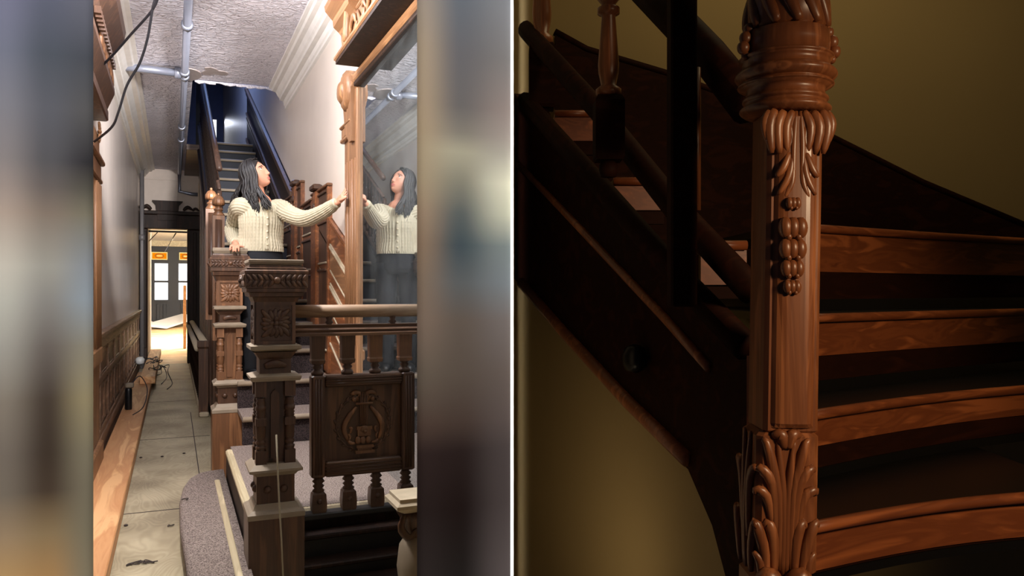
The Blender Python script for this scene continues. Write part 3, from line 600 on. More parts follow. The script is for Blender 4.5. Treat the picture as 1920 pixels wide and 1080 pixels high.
# low guard rail of the well beside the stair
gx = .295; ga, gb = 8.75, 14.6
gt = thing('guard_rail', (gx, 11, 0), 'low guard rail with dusty grey double top and dark spindles beside the stair', 'railing')
for dx, z_, r_ in ((0.0, .76, .04), (-.06, .69, .035)): MB().tube([(gx + dx, ga, z_), (gx + dx, gb, z_)], r_, 10, flat=.7).build('top_rail', 'dusty', gt)
MB().cbox(gx - .05, gx + .04, ga - .15, gb, 0, .05, .01).build('kerb', 'dusty', gt)
sp = MB(); sp.lathe([(.025, .05), (.025, .12), (.014, .14), (.03, .2), (.014, .26), (.026, .32), (.03, .4), (.014, .48), (.028, .52), (.014, .56), (.024, .6), (.024, .68)], seg=8); s0 = None
for k in range(28):
    p = Vector((gx - .01, ga + .04 + k * .21, 0))
    if s0 is None: s0 = sp.build('spindle', 'walnut_dark', gt, org=Vector((0, 0, 0))); s0.location = p - wloc(gt)
    else: dup_mesh(s0, p, gt)
m = MB(); m.square([(.045, 0), (.045, .7), (.06, .72), (.06, .78)], (gx - .01, ga - .06, 0)); m.build('end_post', 'walnut', gt)
# bullnose carpeted lower step
out = [(.06, 3.0), (.05, 3.6), (.03, 4.2), (.03, 4.75), (.05, 5.05), (.09, 5.28), (.15, 5.40), (.22, 5.44), (.30, 5.44), (.30, 3.0)]
bn = thing('carpeted_bottom_step', (.18, 4.2, 0), 'mauve carpeted bottom step with rounded end beside the plywood floor', 'step')
m = MB(); n = len(out); rs = []
cx_, cy_ = .2, 4.2
def shr(p, s): return (cx_ + (p[0] - cx_) * (1 - s / .17), cy_ + (p[1] - cy_) * (1 - s / 1.2)) if p[0] < .3 else p
for z_, s_ in ((0, .03), (.06, .028), (.08, .006), (.10, 0), (.12, .004), (.132, .02)): rs.append([Vector((*shr(p, s_), z_)) for p in out])
m.rings(rs, True); m.build('carpet_cover', 'carpet', bn)
MB().cbox(.232, .262, 3.0, 5.12, .128, .139, .004).build('metal_edge_strip', 'board_pale', bn)
# dark steps going down towards the camera
ds = thing('dark_lower_steps', (.8, 3.4, 0), 'black shadowed steps below the lyre balustrade', 'steps')
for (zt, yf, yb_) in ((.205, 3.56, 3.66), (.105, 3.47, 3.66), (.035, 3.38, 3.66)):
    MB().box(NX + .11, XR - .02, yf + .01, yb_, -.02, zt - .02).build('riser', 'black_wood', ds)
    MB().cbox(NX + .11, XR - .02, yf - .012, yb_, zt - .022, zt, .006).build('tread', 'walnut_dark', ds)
# ------------------------------------------------------------------ lyre balustrade
YBAL = NY
lb_ = thing('lyre_balustrade', ((NX + XR) / 2, YBAL, .27), 'dark wooden balustrade with carved lyre panel and round top rail', 'balustrade')
def bx(u): return pY(u, 500, YBAL).x
def bzv(u, v): return pY(u, v, YBAL).z
xe = XR - .01; xa = NX + 34 * kn
MB().tube([(xa, YBAL, bzv(560, 584)), (xe, YBAL, bzv(560, 584) )], .029, 16).build('top_rail', 'dusty_rail', lb_)
zt = bzv(660, 607); zb = bzv(660, 628)
m = MB(); pr = [(-.05, 0), (-.05, .012), (-.04, .018), (-.044, .028), (-.03, .038), (-.034, .05), (.034, .05), (.03, .038), (.044, .028), (.04, .018), (.05, .012), (.05, 0)]
m.prism([(xa, YBAL + a, zb + b) for a, b in pr], (xe - xa, 0, 0)); m.build('moulded_rail', 'walnut_x', lb_)
for u in (617, 736):
    m = MB(); m.lathe([(.012, 0), (.02, .006), (.012, .012), (.02, .02), (.012, .03), (.016, .04), (.016, .06)], (bx(u), YBAL, zt - .012), 12); m.build('rail_peg', 'walnut', lb_)
zp = bzv(680, 700)
def bal(u, up):
    x = bx(u); t = None; m = MB()
    if up:
        h = zb - zp; w_ = .031
        m.square([(w_ * .92, h * .30), (w_, h * .38), (w_ * .9, h * .42), (w_ * .97, h * .98), (w_ * .97, h)], (x, YBAL, zp)); 
        b = m.build('baluster', 'walnut_warm' if u > 690 else 'walnut', lb_)
        m = MB(); m.lathe([(w_ * .8, 0), (w_ * .95, .05 * h), (w_ * .8, .1 * h), (w_ * .5, .14 * h), (w_ * .75, .2 * h), (w_ * .5, .25 * h), (w_ * .85, .29 * h), (w_ * .8, .32 * h)], (x, YBAL, zp), 14); m.build('turned_foot', 'walnut', b)
    else:
        z1 = bzv(680, 886); z0 = bzv(680, 955); h = z1 - z0; w_ = .033
        m.square([(w_ * .75, 0), (w_ * .95, .12 * h), (w_, .3 * h), (w_ * .9, .56 * h), (w_ * .6, .62 * h)], (x, YBAL, z0)); b = m.build('baluster', 'walnut', lb_)
        m = MB(); m.lathe([(w_ * .6, .58 * h), (w_ * .85, .64 * h), (w_ * .55, .7 * h), (w_ * .8, .76 * h), (w_ * .5, .82 * h), (w_ * .85, .88 * h), (w_ * .6, .95 * h), (w_ * .6, 1.03 * h)], (x, YBAL, z0), 14); m.build('turned_head', 'walnut', b)
        m = MB(); m.ell((x, YBAL - w_ * .92, z0 + .38 * h), (.012, .01, .012)); m.build('boss', 'walnut', b)
for u in (595, 651, 703, 758): bal(u, True); bal(u + 2, False)
MB().cbox(xa, xe, YBAL - .035, YBAL + .035, bzv(680, 962), bzv(680, 950), .006).build('bottom_rail', 'black_wood', lb_)
# panel: frame members, sunk field, lyre and wreath
x0, x1, x2, x3 = bx(582), bx(608), bx(750), bx(774); za, zb2, zc_, zd = zp, bzv(680, 722), bzv(680, 858), bzv(680, 886)
pn = MB().box(x1 - .01, x2 + .01, YBAL - .005, YBAL + .02, zc_ - .01, zb2 + .01).build('panel_field', 'walnut', lb_)
for (a, b) in ((x0, x1), (x2, x3)):
    s_ = MB().cbox(a, b, YBAL - .036, YBAL + .036, zd, za, .006).build('panel_stile', 'walnut', lb_)
    for q in range(3): MB().tube([(a + (b - a) * (.3 + .2 * q), YBAL - .037, zd + .015), (a + (b - a) * (.3 + .2 * q), YBAL - .037, za - .015)], .004, 6).build('reed', 'walnut', s_)
for (a, b) in ((zb2, za), (zd, zc_)):
    s_ = MB().cbox(x1, x2, YBAL - .034, YBAL + .034, a, b, .006).build('panel_rail', 'walnut_x', lb_)
    for q in range(3): MB().tube([(x1, YBAL - .035, a + (b - a) * (.3 + .22 * q)), (x2, YBAL - .035, a + (b - a) * (.3 + .22 * q))], .004, 6).build('reed', 'walnut_x', s_)
ly = Fr(((x1 + x2) / 2, YBAL - .005, (zb2 + zc_) / 2), (1, 0, 0), (0, 0, 1)); g = kn * 1.05
def G(x, y): return ((x - 445) / 5.4 * g, (505 - y) / 5.4 * g)
lyre = MB()
for sx in (1, -1):
    def Q(*pts): return [((a[0]) * sx, a[1]) for a in (G(x, y) for x, y in pts)]
    lobe(lyre, ly, Q((375, 350), (300, 440), (245, 560), (290, 690)), .013, flat=.8, prof=lambda s: .45 + .55 * math.sin(PI * s))
    lobe(lyre, ly, Q((290, 690), (320, 715), (365, 720)), .008, flat=.8)
    lobe(lyre, ly, Q((300, 560), (325, 570), (310, 620)), .007, flat=.7); lobe(lyre, ly, Q((290, 620), (310, 650), (300, 690)), .006, flat=.7)
    lobe(lyre, ly, Q((315, 220), (360, 200), (410, 215), (385, 250)), .011, flat=.8)
    a = Q((352, 272))[0]; lyre.ell(ly(a[0], a[1], .006), (.011, .008, .011)); lobe(lyre, ly, Q((352, 250), (385, 260), (385, 290)), .007)
lyre.build('lyre_body', 'walnut_warm', pn)
for k in range(5):
    x = 415 + k * 17; a, b = G(x, 200), G(x, 535); MB().tube([ly(a[0], a[1], .012), ly(b[0], b[1], .012)], .0022, 6).build('lyre_string', 'walnut_warm', pn)
a, b = G(365, 316), G(538, 316); MB().tube([ly(*a, .012), ly(*b, .012)], .0055, 8).build('crossbar', 'walnut_warm', pn)
m = MB()
def bar(x0_, x1_, y0_, y1_, t_): p_, q_ = G(x0_, y1_), G(x1_, y0_); m.prism([ly(p_[0], p_[1]), ly(q_[0], p_[1]), ly(q_[0], q_[1]), ly(p_[0], q_[1])], ly.n * t_)
bar(360, 558, 795, 825, .016); bar(372, 548, 742, 770, .016); bar(385, 530, 765, 800, .011)
for x in (390, 440, 495): a = G(x, 690); m.ell(ly(a[0], a[1], .005), (.014, .010, .018))
bar(375, 535, 550, 585, .012); bar(385, 520, 585, 650, .010); a = G(450, 575); m.ell(ly(a[0], a[1], .006), (.022, .010, .017)); a = G(460, 602); m.ell(ly(a[0], a[1], .012), (.009, .008, .009))
m.build('lyre_foot', 'walnut_warm', pn)
m = MB()
for sx in (1, -1):
    pts = []
    for k in range(10):
        t = math.radians(248 - k * 17); R = 282; x, y = 445 + R * math.cos(t) * .98, 515 - R * math.sin(t) * 1.02
        a = G(x, y); a = (a[0] * sx, a[1]); pts.append(a)
        th = math.atan2(math.sin(t), math.cos(t)) - PI / 2
        for q in (-1, 1):
            th2 = th + q * .45; dx, dy = math.cos(th2) * .022, math.sin(th2) * .022
            lobe(m, ly, [(a[0], a[1]), (a[0] + sx * dx * .5 + q * .001, a[1] + dy * .5), (a[0] + sx * dx, a[1] + dy)], .0062, flat=.6)
    m.tube([ly(p[0], p[1], .004) for p in pts], .004, 6)
m.build('laurel_wreath', 'walnut', pn)
# ------------------------------------------------------------------ lower newel at the bottom corner
q = pY(778, 950, 3.05); kx = 3.0 / FPX
t = thing('lower_newel_post', (q.x, q.y, 0), 'scroll-necked newel post with dusty square cap, cut off at the bottom corner', 'newel post')
def zq(v): return pY(770, v, 3.05).z
MB().square([(.06, zq(954)), (.085, zq(947)), (.10, zq(942)), (.10, zq(936)), (.085, zq(931)), (.085, zq(925))], (q.x, q.y, 0)).build('cap', 'dusty', t)
m = MB(); m.lathe([(.03, zq(1012)), (.05, zq(1000)), (.06, zq(985)), (.062, zq(968)), (.075, zq(958)), (.06, zq(952))], (q.x, q.y, 0), 16); m.build('neck', 'walnut', t)
m = MB(); fr = Fr((q.x - .03, q.y - .055, zq(980)), (1, 0, 0), (0, 0, 1)); lobe(m, fr, [(-.03, .05), (-.045, .0), (-.01, -.04), (.02, -.01)], .016); m.build('scroll', 'walnut', t)
m = MB(); m.lathe([(.03, zq(1160)), (.07, zq(1120)), (.085, zq(1060)), (.075, zq(1020)), (.045, zq(1000)), (.02, zq(996))], (q.x + .012, q.y, 0), 20); m.build('rounded_belly', 'rail_dust', t)
m = MB(); m.square([(.07, 0), (.07, zq(1150))], (q.x + .012, q.y, 0)); m.build('base', 'walnut', t)
def smooth_path(pts):
    P_ = [Vector(p) for p in pts]; out = []
    for i in range(len(P_) - 1):
        for k in range(5):
            f = k / 5; p0, p1, p2, p3 = P_[max(i - 1, 0)], P_[i], P_[i + 1], P_[min(i + 2, len(P_) - 1)]
            out.append(0.5 * ((2 * p1) + (-p0 + p2) * f + (2 * p0 - 5 * p1 + 4 * p2 - p3) * f * f + (-p0 + 3 * p1 - 3 * p2 + p3) * f ** 3))
    return out + [P_[-1]]
# ------------------------------------------------------------------ timbers and cables on the floor
tag(MB().cbox(XL + .055, -.265, 3.0, 12.9, 0, .085, .006).build('timber_plank', 'lumber'), 'long thick raw timber plank lying along the panelled wall', 'plank')
pa_, pb_ = pZ(263, 705, .085), pZ(300, 655, .085)
tag(MB().cbox(-.40, -.215, 11.2, 16.4, .086, .18, .006).build('timber_offcut', 'lumber'), 'shorter timber lying on the far end of the long plank', 'plank')
for i, (u0, v0, ph) in enumerate(((280, 672, 0.0), (296, 688, 2.0), (288, 678, 4.0))):
    c = pZ(u0, v0, .2); pts = []
    for k in range(40):
        t_ = k / 39 * 2 * PI * 1.7; r = .09 + .06 * math.sin(2.3 * t_ + ph); pts.append((c.x + r * math.cos(t_ + ph), c.y + 2.2 * r * math.sin(t_ + ph * 1.3), .19 + .03 * math.sin(3 * t_ + ph)))
    pts += [(c.x + .13, c.y - .2, .14), (c.x + .19, c.y - .5, .012), (c.x + .13, c.y - .9 - .3 * i, .012)]
    tag(MB().tube(smooth_path(pts[:40:3] + pts[40:]), .0055, 6).build('tangled_cable', 'cable'), ('upper loop of tangled black cable on the timber offcut', 'loose black cable trailing from the timber offcut onto the floor', 'lowest coil of tangled black cable hanging off the timber offcut')[i], 'cable', 'tangled cables')
c = pZ(268, 683, .175); tag(MB().lathe([(.03, 0), (.06, .02), (.065, .08), (.04, .11), (.0, .115)], (c.x - .04, c.y, .175), 14).build('white_bulb', 'white_plastic'), 'small white bulb beside the tangled cables', 'bulb')
q = pZ(241, 768, .085); t = thing('power_adapter', (q.x, q.y, .085), 'black upright adapter with grey plug standing on the plank', 'adapter')
zt = P(241, 727, (q - Vector((0, 0, 0))).xy.dot(Vector((SA, CA)))).z
m = MB(); m.lathe([(.03, 0), (.034, .01), (.034, (zt - .085) * .9), (.028, zt - .085)], (q.x, q.y, .085), 16); m.build('barrel', 'black_plastic', t)
m = MB(); m.cbox(q.x - .03, q.x + .05, q.y - .04, q.y + .04, zt, zt + .05, .01); m.build('plug', 'rail_dust', t)
pts = [(q.x + .03, q.y, zt + .04), (q.x + .10, q.y + .15, zt + .1), (q.x + .17, q.y + .1, zt - .03), (q.x + .15, q.y - .4, .16), (q.x + .06, q.y - .5, .1)]
m = MB(); m.tube(smooth_path(pts), .005, 6); m.build('lead', 'cable', t)
# lint and scraps
for i, (u, v, lb) in enumerate(((322, 985, 'curl of dark lint against the carpeted step'), (262, 1055, 'ragged clump of dark lint near the bottom of the plywood floor'), (346, 936, 'wisp of dark fluff on the mauve carpeted step'))):
    m = MB(); z_ = 0.139 if i == 2 else .006
    c = pZ(u, v, z_)
    L0 = .09 if i == 1 else .04; n_ = 14 if i == 1 else 6; x_, y_ = c.x - L0 / 2, c.y; pts = []
    for k in range(n_): pts.append((x_ + .35 * L0 * math.cos(k * 1.9), y_ + .3 * L0 * math.sin(k * 2.3 + i), z_ + .002 * (k % 2))); x_ += L0 / n_ * (.3 + 1.4 * rnd())
    m.tube(smooth_path(pts), .0028, 5)
    tag(m.build('lint_scrap', 'lint'), lb, 'lint')
for i, (u, v) in enumerate(((264, 858), (304, 856), (236, 985), (345, 850))):
    c = pZ(u, v, .004); tag(MB().ell((c.x, c.y, .005), (.012, .016, .005), 8, 5).build('wood_chip', 'lint'), ('dark chip on the plywood close to the plank edge', 'dark chip mid-floor beyond the carpeted step', 'tiny chip beside the near end of the plank', 'scratchy dark sliver beside the stair newel plinth')[i], 'chip')
# cord hanging in front of the near newel
m = MB(); yc = NY - 57 * kn - .02; m.tube([(pY(u, v, yc).x, yc - .004 * i, pY(u, v, yc).z) for i, (u, v) in enumerate(((518, 815), (520, 870), (523, 940), (527, 1010), (530, 1085)))], .004, 6)
tag(m.build('pull_cord', 'string'), 'pale cord hanging down the front of the near newel post', 'cord')
# ------------------------------------------------------------------ ceiling pipes and hanging cables
def xz(u, v, Z): return pZ(u, v, Z)
pz = ZC - .06
t = thing('ceiling_pipe', (.09, 9, pz), 'long grey pipe run along the ceiling towards the far wall', 'pipe')
a0 = xz(348, 6, pz); a1 = xz(343.5, 318, pz); X_ = .10
MB().tube([(X_, 3.3, pz), (X_, YB - .06, pz), (X_, YB - .06, pY(342, 360, YB).z), (X_ + .2, YB - .06, pY(342, 364, YB).z), (X_ + .3, YB - .06, pY(342, 364, YB).z)], .032, 12).build('pipe', 'pipe', t)
for v in (46, 135, 143, 238, 262):
    yv = pZ(346, v, pz).y; m = MB(); m.lathe([(.034, -.03), (.046, -.028), (.046, .028), (.034, .03)], seg=14, M=Matrix.Translation((X_, yv, pz)) @ Matrix.Rotation(PI / 2, 4, 'X')); m.build('coupling', 'pipe', t)
yv = pZ(346, 138, pz).y
t = thing('branch_pipe', (-.2, yv, pz), 'bright metal branch pipe crossing from the ceiling pipe to the wall', 'pipe')
MB().tube([(X_ - .04, yv, pz), (XL + .02, yv, pz + .01)], .036, 14).build('pipe', 'pipe', t)
m = MB(); m.lathe([(.04, -.03), (.055, -.025), (.055, .025), (.04, .03)], seg=14, M=Matrix.Translation((X_ - .06, yv, pz)) @ Matrix.Rotation(PI / 2, 4, 'Y')); m.build('coupling', 'pipe', t)
px_ = XL + .06; yv = 14.4
t = thing('riser_pipe', (px_, yv, 0), 'thin upright pipe in the corner beside the far doorway', 'pipe')
MB().tube([(px_, yv, 0), (px_, yv, pY(256, 265, yv).z)], .035, 10).build('pipe', 'pipe_old', t)
for v in (312, 445): MB().lathe([(.035, -.05), (.05, -.04), (.05, .04), (.035, .05)], (px_, yv, pY(256, v, yv).z), 12).build('coupling', 'pipe_old', t)
def hang(pts, lb):
    path = [P(u, v, d) for u, v, d in pts]; sm = []
    for i in range(len(path) - 1):
        for k in range(6):
            f = k / 6; p0 = path[max(i - 1, 0)]; p1 = path[i]; p2 = path[i + 1]; p3 = path[min(i + 2, len(path) - 1)]
            sm.append(0.5 * ((2 * p1) + (-p0 + p2) * f + (2 * p0 - 5 * p1 + 4 * p2 - p3) * f * f + (-p0 + 3 * p1 - 3 * p2 + p3) * f ** 3))
    sm.append(path[-1]); tag(MB().tube(sm, .0075, 8).build('hanging_cable', 'cable'), lb, 'cable', 'black cables under the ceiling')
hang([(300, -25, 4.3), (288, 15, 4.4), (245, 65, 4.6), (205, 110, 4.8), (168, 143, 5.0)], 'shorter black cable slanting straight down to the carved hood')
hang([(298, -20, 4.35), (287, 12, 4.4), (277, 70, 4.5), (262, 118, 4.6), (238, 160, 4.7), (222, 210, 4.8), (208, 240, 4.9), (168, 272, 5.1)], 'longer black cable sagging across the branch pipe')
# ------------------------------------------------------------------ right wall of the stair: panelling
dd = bpy.data.objects.new('trim_5', None); COL.objects.link(dd); dd.location = (XR, 6, .5); dd['kind'] = 'structure'; dd['label'] = 'brown wood panelling stepping up beside the staircase'
def par(ya, yb, fa, ha, hb, t, nm, mat, parent=dd):
    """board on the right wall between two lines that slope with the stair"""
    return MB().prism([(XR, ya, fa(ya) + ha), (XR, yb, fa(yb) + ha), (XR, yb, fa(yb) + hb), (XR, ya, fa(ya) + hb)], (-t, 0, 0)).build(nm, mat, parent)
f1 = lambda y: 1.62 + .36 * (y - 5.3)          # top line of lower sloping dado
def wx(u): return pX(u, 400, XR - .04).y
def wz(u, v): return pX(u, v, XR - .04).z
YS = wx(592)
par(5.25, YS, f1, -1.4, 0, .012, 'dado_board', 'dado')
for ha, hb, t, mt in ((-.022, 0, .032, 'dado'), (-.034, -.024, .022, 'dusty'), (-.06, -.048, .022, 'dado'), (-.205, -.195, .022, 'dusty'), (-.222, -.21, .028, 'dusty'), (-.24, -.228, .022, 'dado'), (-.40, -.392, .02, 'dusty'), (-.50, -.488, .02, 'dusty'), (-.524, -.51, .026, 'dusty'), (-.545, -.53, .02, 'dado'), (-.70, -.69, .02, 'dusty'), (-.80, -.79, .02, 'dusty'), (-.95, -.938, .022, 'dusty')):
    par(5.25, YS - .03, f1, ha, hb, t, 'dado_moulding', mt)
par(5.3, YS - .06, f1, -.38, -.25, .018, 'dado_panel', 'oak_y'); par(5.3, YS - .06, f1, -.68, -.56, .018, 'dado_panel', 'dado')
def blockp(u0, u1, v0, panels):
    ya, yb = wx(u1), wx(u0); zt = wz((u0 + u1) / 2, v0); zb = .40 + (ya - Y0) * .44
    b = MB().box(XR - .022, XR, ya, yb, zb, zt).build('raised_panel', 'dado', dd)
    MB().cbox(XR - .045, XR, ya - .015, yb + .015, zt - .022, zt, .006).build('top_moulding', 'walnut_warm', b)
    for y_ in (ya, yb - .05): MB().box(XR - .034, XR - .02, y_, y_ + .05, zb, zt - .02).build('stile', 'dado', b)
    w_ = yb - ya; z_ = zt - .06
    for hgt, n in panels:
        for k in range(n):
            pa, pb = ya + .07 + (w_ - .14) / n * k + .01, ya + .07 + (w_ - .14) / n * (k + 1) - .01
            MB().cbox(XR - .028, XR - .02, pa, pb, z_ - hgt, z_, .004).build('sunk_panel', 'walnut', b)
            MB().cbox(XR - .042, XR - .02, pa - .01, pb + .01, z_ - .004, z_ + .016, .005).build('bolection', 'walnut', b)
            MB().cbox(XR - .036, XR - .02, pa - .01, pb + .01, z_ - hgt - .016, z_ - hgt, .004).build('bolection', 'dusty', b)
        z_ -= hgt + .07
    return b
pan = [(.22, 1), (.24, 1), (.50, 2)]
blockp(527, 545, 372, pan); blockp(546, 563, 345, pan); blockp(563, 583, 378, pan); blockp(583, 613, 353, [(.16, 1), (.30, 1), (.60, 2)])
for u, v in ((592, 347), (553, 339)):                       # carved caps between the blocks
    y, zt = wx(u), wz(u, v)
    p_ = MB().cbox(XR - .055, XR, y - .07, y + .07, zt - 1.3, zt - .05, .01).build('pilaster', 'dado', dd)
    MB().cbox(XR - .08, XR, y - .09, y + .09, zt - .05, zt, .012).build('pilaster_cap', 'walnut', p_)
    m = MB(); fr = Fr((XR - .055, y, zt - .18), (0, -1, 0), (0, 0, 1)); m.ell(fr(0, 0, 0), (.02, .035, .035)); m.build('boss', 'walnut', p_)
    m = MB(); lobe(m, fr, [(-.05, -.05), (-.02, -.12), (.05, -.06)], .02); m.build('scroll', 'walnut', p_)
f2 = lambda y: 2.32 + .43 * (y - 8.0)
par(7.9, 13.2, f2, -1.1, 0, .015, 'dado_board', 'walnut_dark')
for ha, hb, t in ((-.04, 0, .05), (-.10, -.07, .035), (-.42, -.39, .035), (-.5, -.47, .03), (-.85, -.8, .035)): par(7.9, 13.2, f2, ha, hb, t, 'dado_moulding', 'walnut')
# ------------------------------------------------------------------ pier mirror on the right wall
XF = XR - .03
yp0 = pX(668.5, 300, XR - .035).y; Ya, Yb = yp0 + .02, 2.95; zm1 = pX(667, 161, XR - .04).z
mt = thing('pier_mirror', (XR, 4.2, .1), 'tall dusty mirror in carved golden-brown frame', 'mirror')
MB().prism([(XR - .014, Ya, .12), (XR - .038, Yb, .12), (XR - .038, Yb, zm1), (XR - .014, Ya, zm1)], (.01, 0, 0)).build('mirror_glass', 'mirror_glass', mt)
yp1 = pX(646, 300, XR - .035).y
MB().cbox(XR - .035, XR, yp0, yp1, .12, zm1, .008).build('pilaster', 'oak', mt)
for k in range(5):
    y = yp0 + (yp1 - yp0) * (.1 + .2 * k); MB().tube([(XR - .034, y, .95), (XR - .034, y, 2.15)], .014 if k % 2 else .007, 8).build('reed', 'oak', mt)
MB().cbox(XR - .07, XR, yp0 + .1, yp1 + .03, .84, .92, .012).build('pilaster_block', 'oak', mt)
m = MB(); fr = Fr((XR - .04, (yp0 + yp1) / 2 + .03, .70), (0, -1, 0), (0, 0, 1))
for k in range(4): lobe(m, fr, [(-.07, .1 - k * .07), (0, .05 - k * .07), (.07, .1 - k * .07)], .02)
m.build('carving', 'oak', mt)
for z_, h_, tt in ((pX(655, 263, XF).z, .03, .06), (pX(655, 255, XF).z, .08, .05), (pX(655, 237, XF).z, .025, .065)):
    MB().cbox(XR - tt, XR, yp0 + .08, yp1 + .02 + tt * .3, z_, z_ + h_, .008).build('pilaster_capital', 'oak', mt)
cz = pX(655, 175, XF).z
m = MB(); m.lathe([(.0, .11), (.05, .105), (.08, .08), (.08, 0)], seg=24, M=Matrix.Translation((XR, yp0 + .24, cz)) @ Matrix.Rotation(-PI / 2, 4, 'Y'), flute=.05, nfl=12); m.build('console_scroll', 'oak', mt)
m = MB(); m.lathe([(.0, .085), (.10, .085), (.13, .06), (.13, 0)], seg=32, M=Matrix.Translation((XR, yp0 + .2, cz)) @ Matrix.Rotation(-PI / 2, 4, 'Y'), flute=.06, nfl=14); m.build('console_scroll', 'oak', mt)
MB().prism([(XR, yp0 + .05, cz), (XR, yp0 + .33, cz), (XR, yp0 + .25, cz - .25), (XR, yp0 + .12, cz - .35), (XR, yp0 + .05, cz - .35)], (-.06, 0, 0)).build('console', 'oak', mt)
# head of the frame
yl = pX(625, 118, XR - .20).y
MB().cbox(XR - .05, XR, Yb, Ya, zm1, zm1 + .03, .004).build('inner_bead', 'walnut_dark', mt)
MB().cbox(XR - .055, XR, Yb, Ya, zm1 + .03, zm1 + .085, .01).build('inner_moulding', 'oak_y', mt)
MB().box(XR - .19, XR, Yb, yl - .02, zm1 + .085, zm1 + .105).build('soffit', 'walnut_dark', mt)
zA = zm1 + .105
MB().cbox(XR - .20, XR, Yb, yl, zA, zA + .03, .008).build('architrave', 'oak_y', mt)
fb = MB().box(XR - .16, XR, Yb, yl - .06, zA + .03, zA + .16).build('frieze_board', 'oak_y', mt)
m = MB(); fr = Fr((XR - .16, yl - .3, zA + .095), (0, -1, 0), (0, 0, 1))
for k in range(7):
    x = k * .22 - .1; sg = 1 if k % 2 else -1
    lobe(m, fr, [(x - .1, -.045 * sg), (x - .02, .035 * sg), (x + .06, .035 * sg), (x + .07, -.01 * sg)], .022); lobe(m, fr, [(x, -.04 * sg), (x + .05, -.045 * sg), (x + .1, 0)], .016)
m.build('frieze_carving', 'oak', fb)
def crown(y0_, y1_, z0_, d0, mat, nm, s=1.0):
    pr = [(0, 0), (d0, 0), (d0 + .015, .02), (d0 + .05 * s, .05), (d0 + .055 * s, .09), (d0 + .10 * s, .14), (d0 + .105 * s, .17), (0, .17)]
    MB().prism([(XR - a, y1_, z0_ + b) for a, b in pr], (0, y0_ - y1_, 0)).build(nm, mat, mt)
crown(yl - .45, yl, zA + .16, .15, 'oak_y', 'crown_moulding')
yt = yl - .40                                                # taller middle stage of the crest
MB().box(XR - .13, XR, Yb, yt, zA + .16, zA + .54).build('crest_board', 'oak_y', mt)
for z_, t_ in ((zA + .18, .16), (zA + .225, .145), (zA + .36, .145), (zA + .40, .16)): MB().cbox(XR - t_, XR, Yb, yt - .04, z_, z_ + .022, .006).build('crest_moulding', 'oak_y', mt)
for yc in (yt - .12, yt - .95):
    m = MB(); m.tube([(XR - .17, yc + .25 * math.cos(a), zA + .05 + .27 * math.sin(a)) for a in [k * PI / 20 for k in range(11)]], .028, 8); m.build('arched_rib', 'oak', mt)
m = MB()
for k in range(9):
    fr = Fr((XR - .13, yt - .10 - k * .13, zA + .48), (0, -1, 0), (0, 0, 1))
    for q in range(4): lobe(m, fr, [(-.05 + .03 * q, -.06), (-.04 + .03 * q, 0), (-.06 + .035 * q, .06)], .017)
m.build('leaf_carving', 'oak', mt)
crown(Yb, yt + .02, zA + .56, .12, 'walnut_warm', 'crown_moulding', 1.0)
m = MB(); fr = Fr((XR - .10, yl - .22, zA + .36), (0, -1, 0), (0, 0, 1))
lobe(m, fr, [(-.2, -.02), (-.12, .06), (-.02, .0), (.06, .09), (.16, .12)], .032); lobe(m, fr, [(-.08, .02), (.0, .10), (.05, .18)], .028); lobe(m, fr, [(.02, .0), (.1, .05), (.15, .0)], .025); m.build('crest_scroll', 'oak', mt)
# ------------------------------------------------------------------ dark staircase beyond the white strip
def dS(u): return 2.5 / (1 + 2.8 * (u - 960) / FPX)
def S(u, v, off=0.0): return P(u, v, dS(u) + off)
NS = (S(1400, 500) - S(964, 500)); NS.z = 0; NS = Vector((-NS.y, NS.x, 0)).normalized()
if NS.dot(Vector((SA, CA, 0))) < 0: NS = -NS
wbk = struct('wall_stair_room_back', MB().prism([L(0.0, 3.3, -.5), L(2.9, 3.3, -.5), L(2.9, 3.42, -.5), L(0.0, 3.42, -.5)], (0, 0, 4.2)), 'olive_wall'); wbk['label'] = 'dim olive wall behind the dark staircase'
struct('wall_stair_room_side', MB().prism([L(2.75, .2, -.5), L(2.85, .2, -.5), L(2.85, 3.3, -.5), L(2.75, 3.3, -.5)], (0, 0, 4.2)), 'olive_wall')
us = struct('wall_under_stair', MB().prism([S(964, 480, .05), S(1200, 770, .05), S(1385, 960, .04), S(1385, 1300, .04), S(1200, 1300, .05), S(964, 1300, .05)], NS * .05), 'olive_wall'); us['label'] = 'dim olive wall under the dark sloping string'
ts = thing('winding_staircase', L(.8, 1.8, 0), 'dark polished winding staircase with glowing red-brown risers', 'staircase')
# wall string
MB().prism([P(1040, 62, 3.29), P(1100, 95, 3.29), P(1250, 140, 3.29), P(1400, 196, 3.29), P(1540, 250, 3.29), P(1730, 345, 3.29), P(1925, 425, 3.29), P(1990, 455, 3.29), P(1990, 760, 3.29), P(1540, 620, 3.29), P(1040, 420, 3.29)], Vector((SA, CA, 0)) * -.04).build('wall_string', 'mahogany_dark', ts)
MB().tube([P(1040, 60, 3.26), P(1100, 93, 3.26), P(1250, 138, 3.26), P(1400, 194, 3.26), P(1540, 248, 3.26), P(1730, 343, 3.26), P(1990, 452, 3.26)], .016, 8).build('string_moulding', 'mahogany_dark', ts)
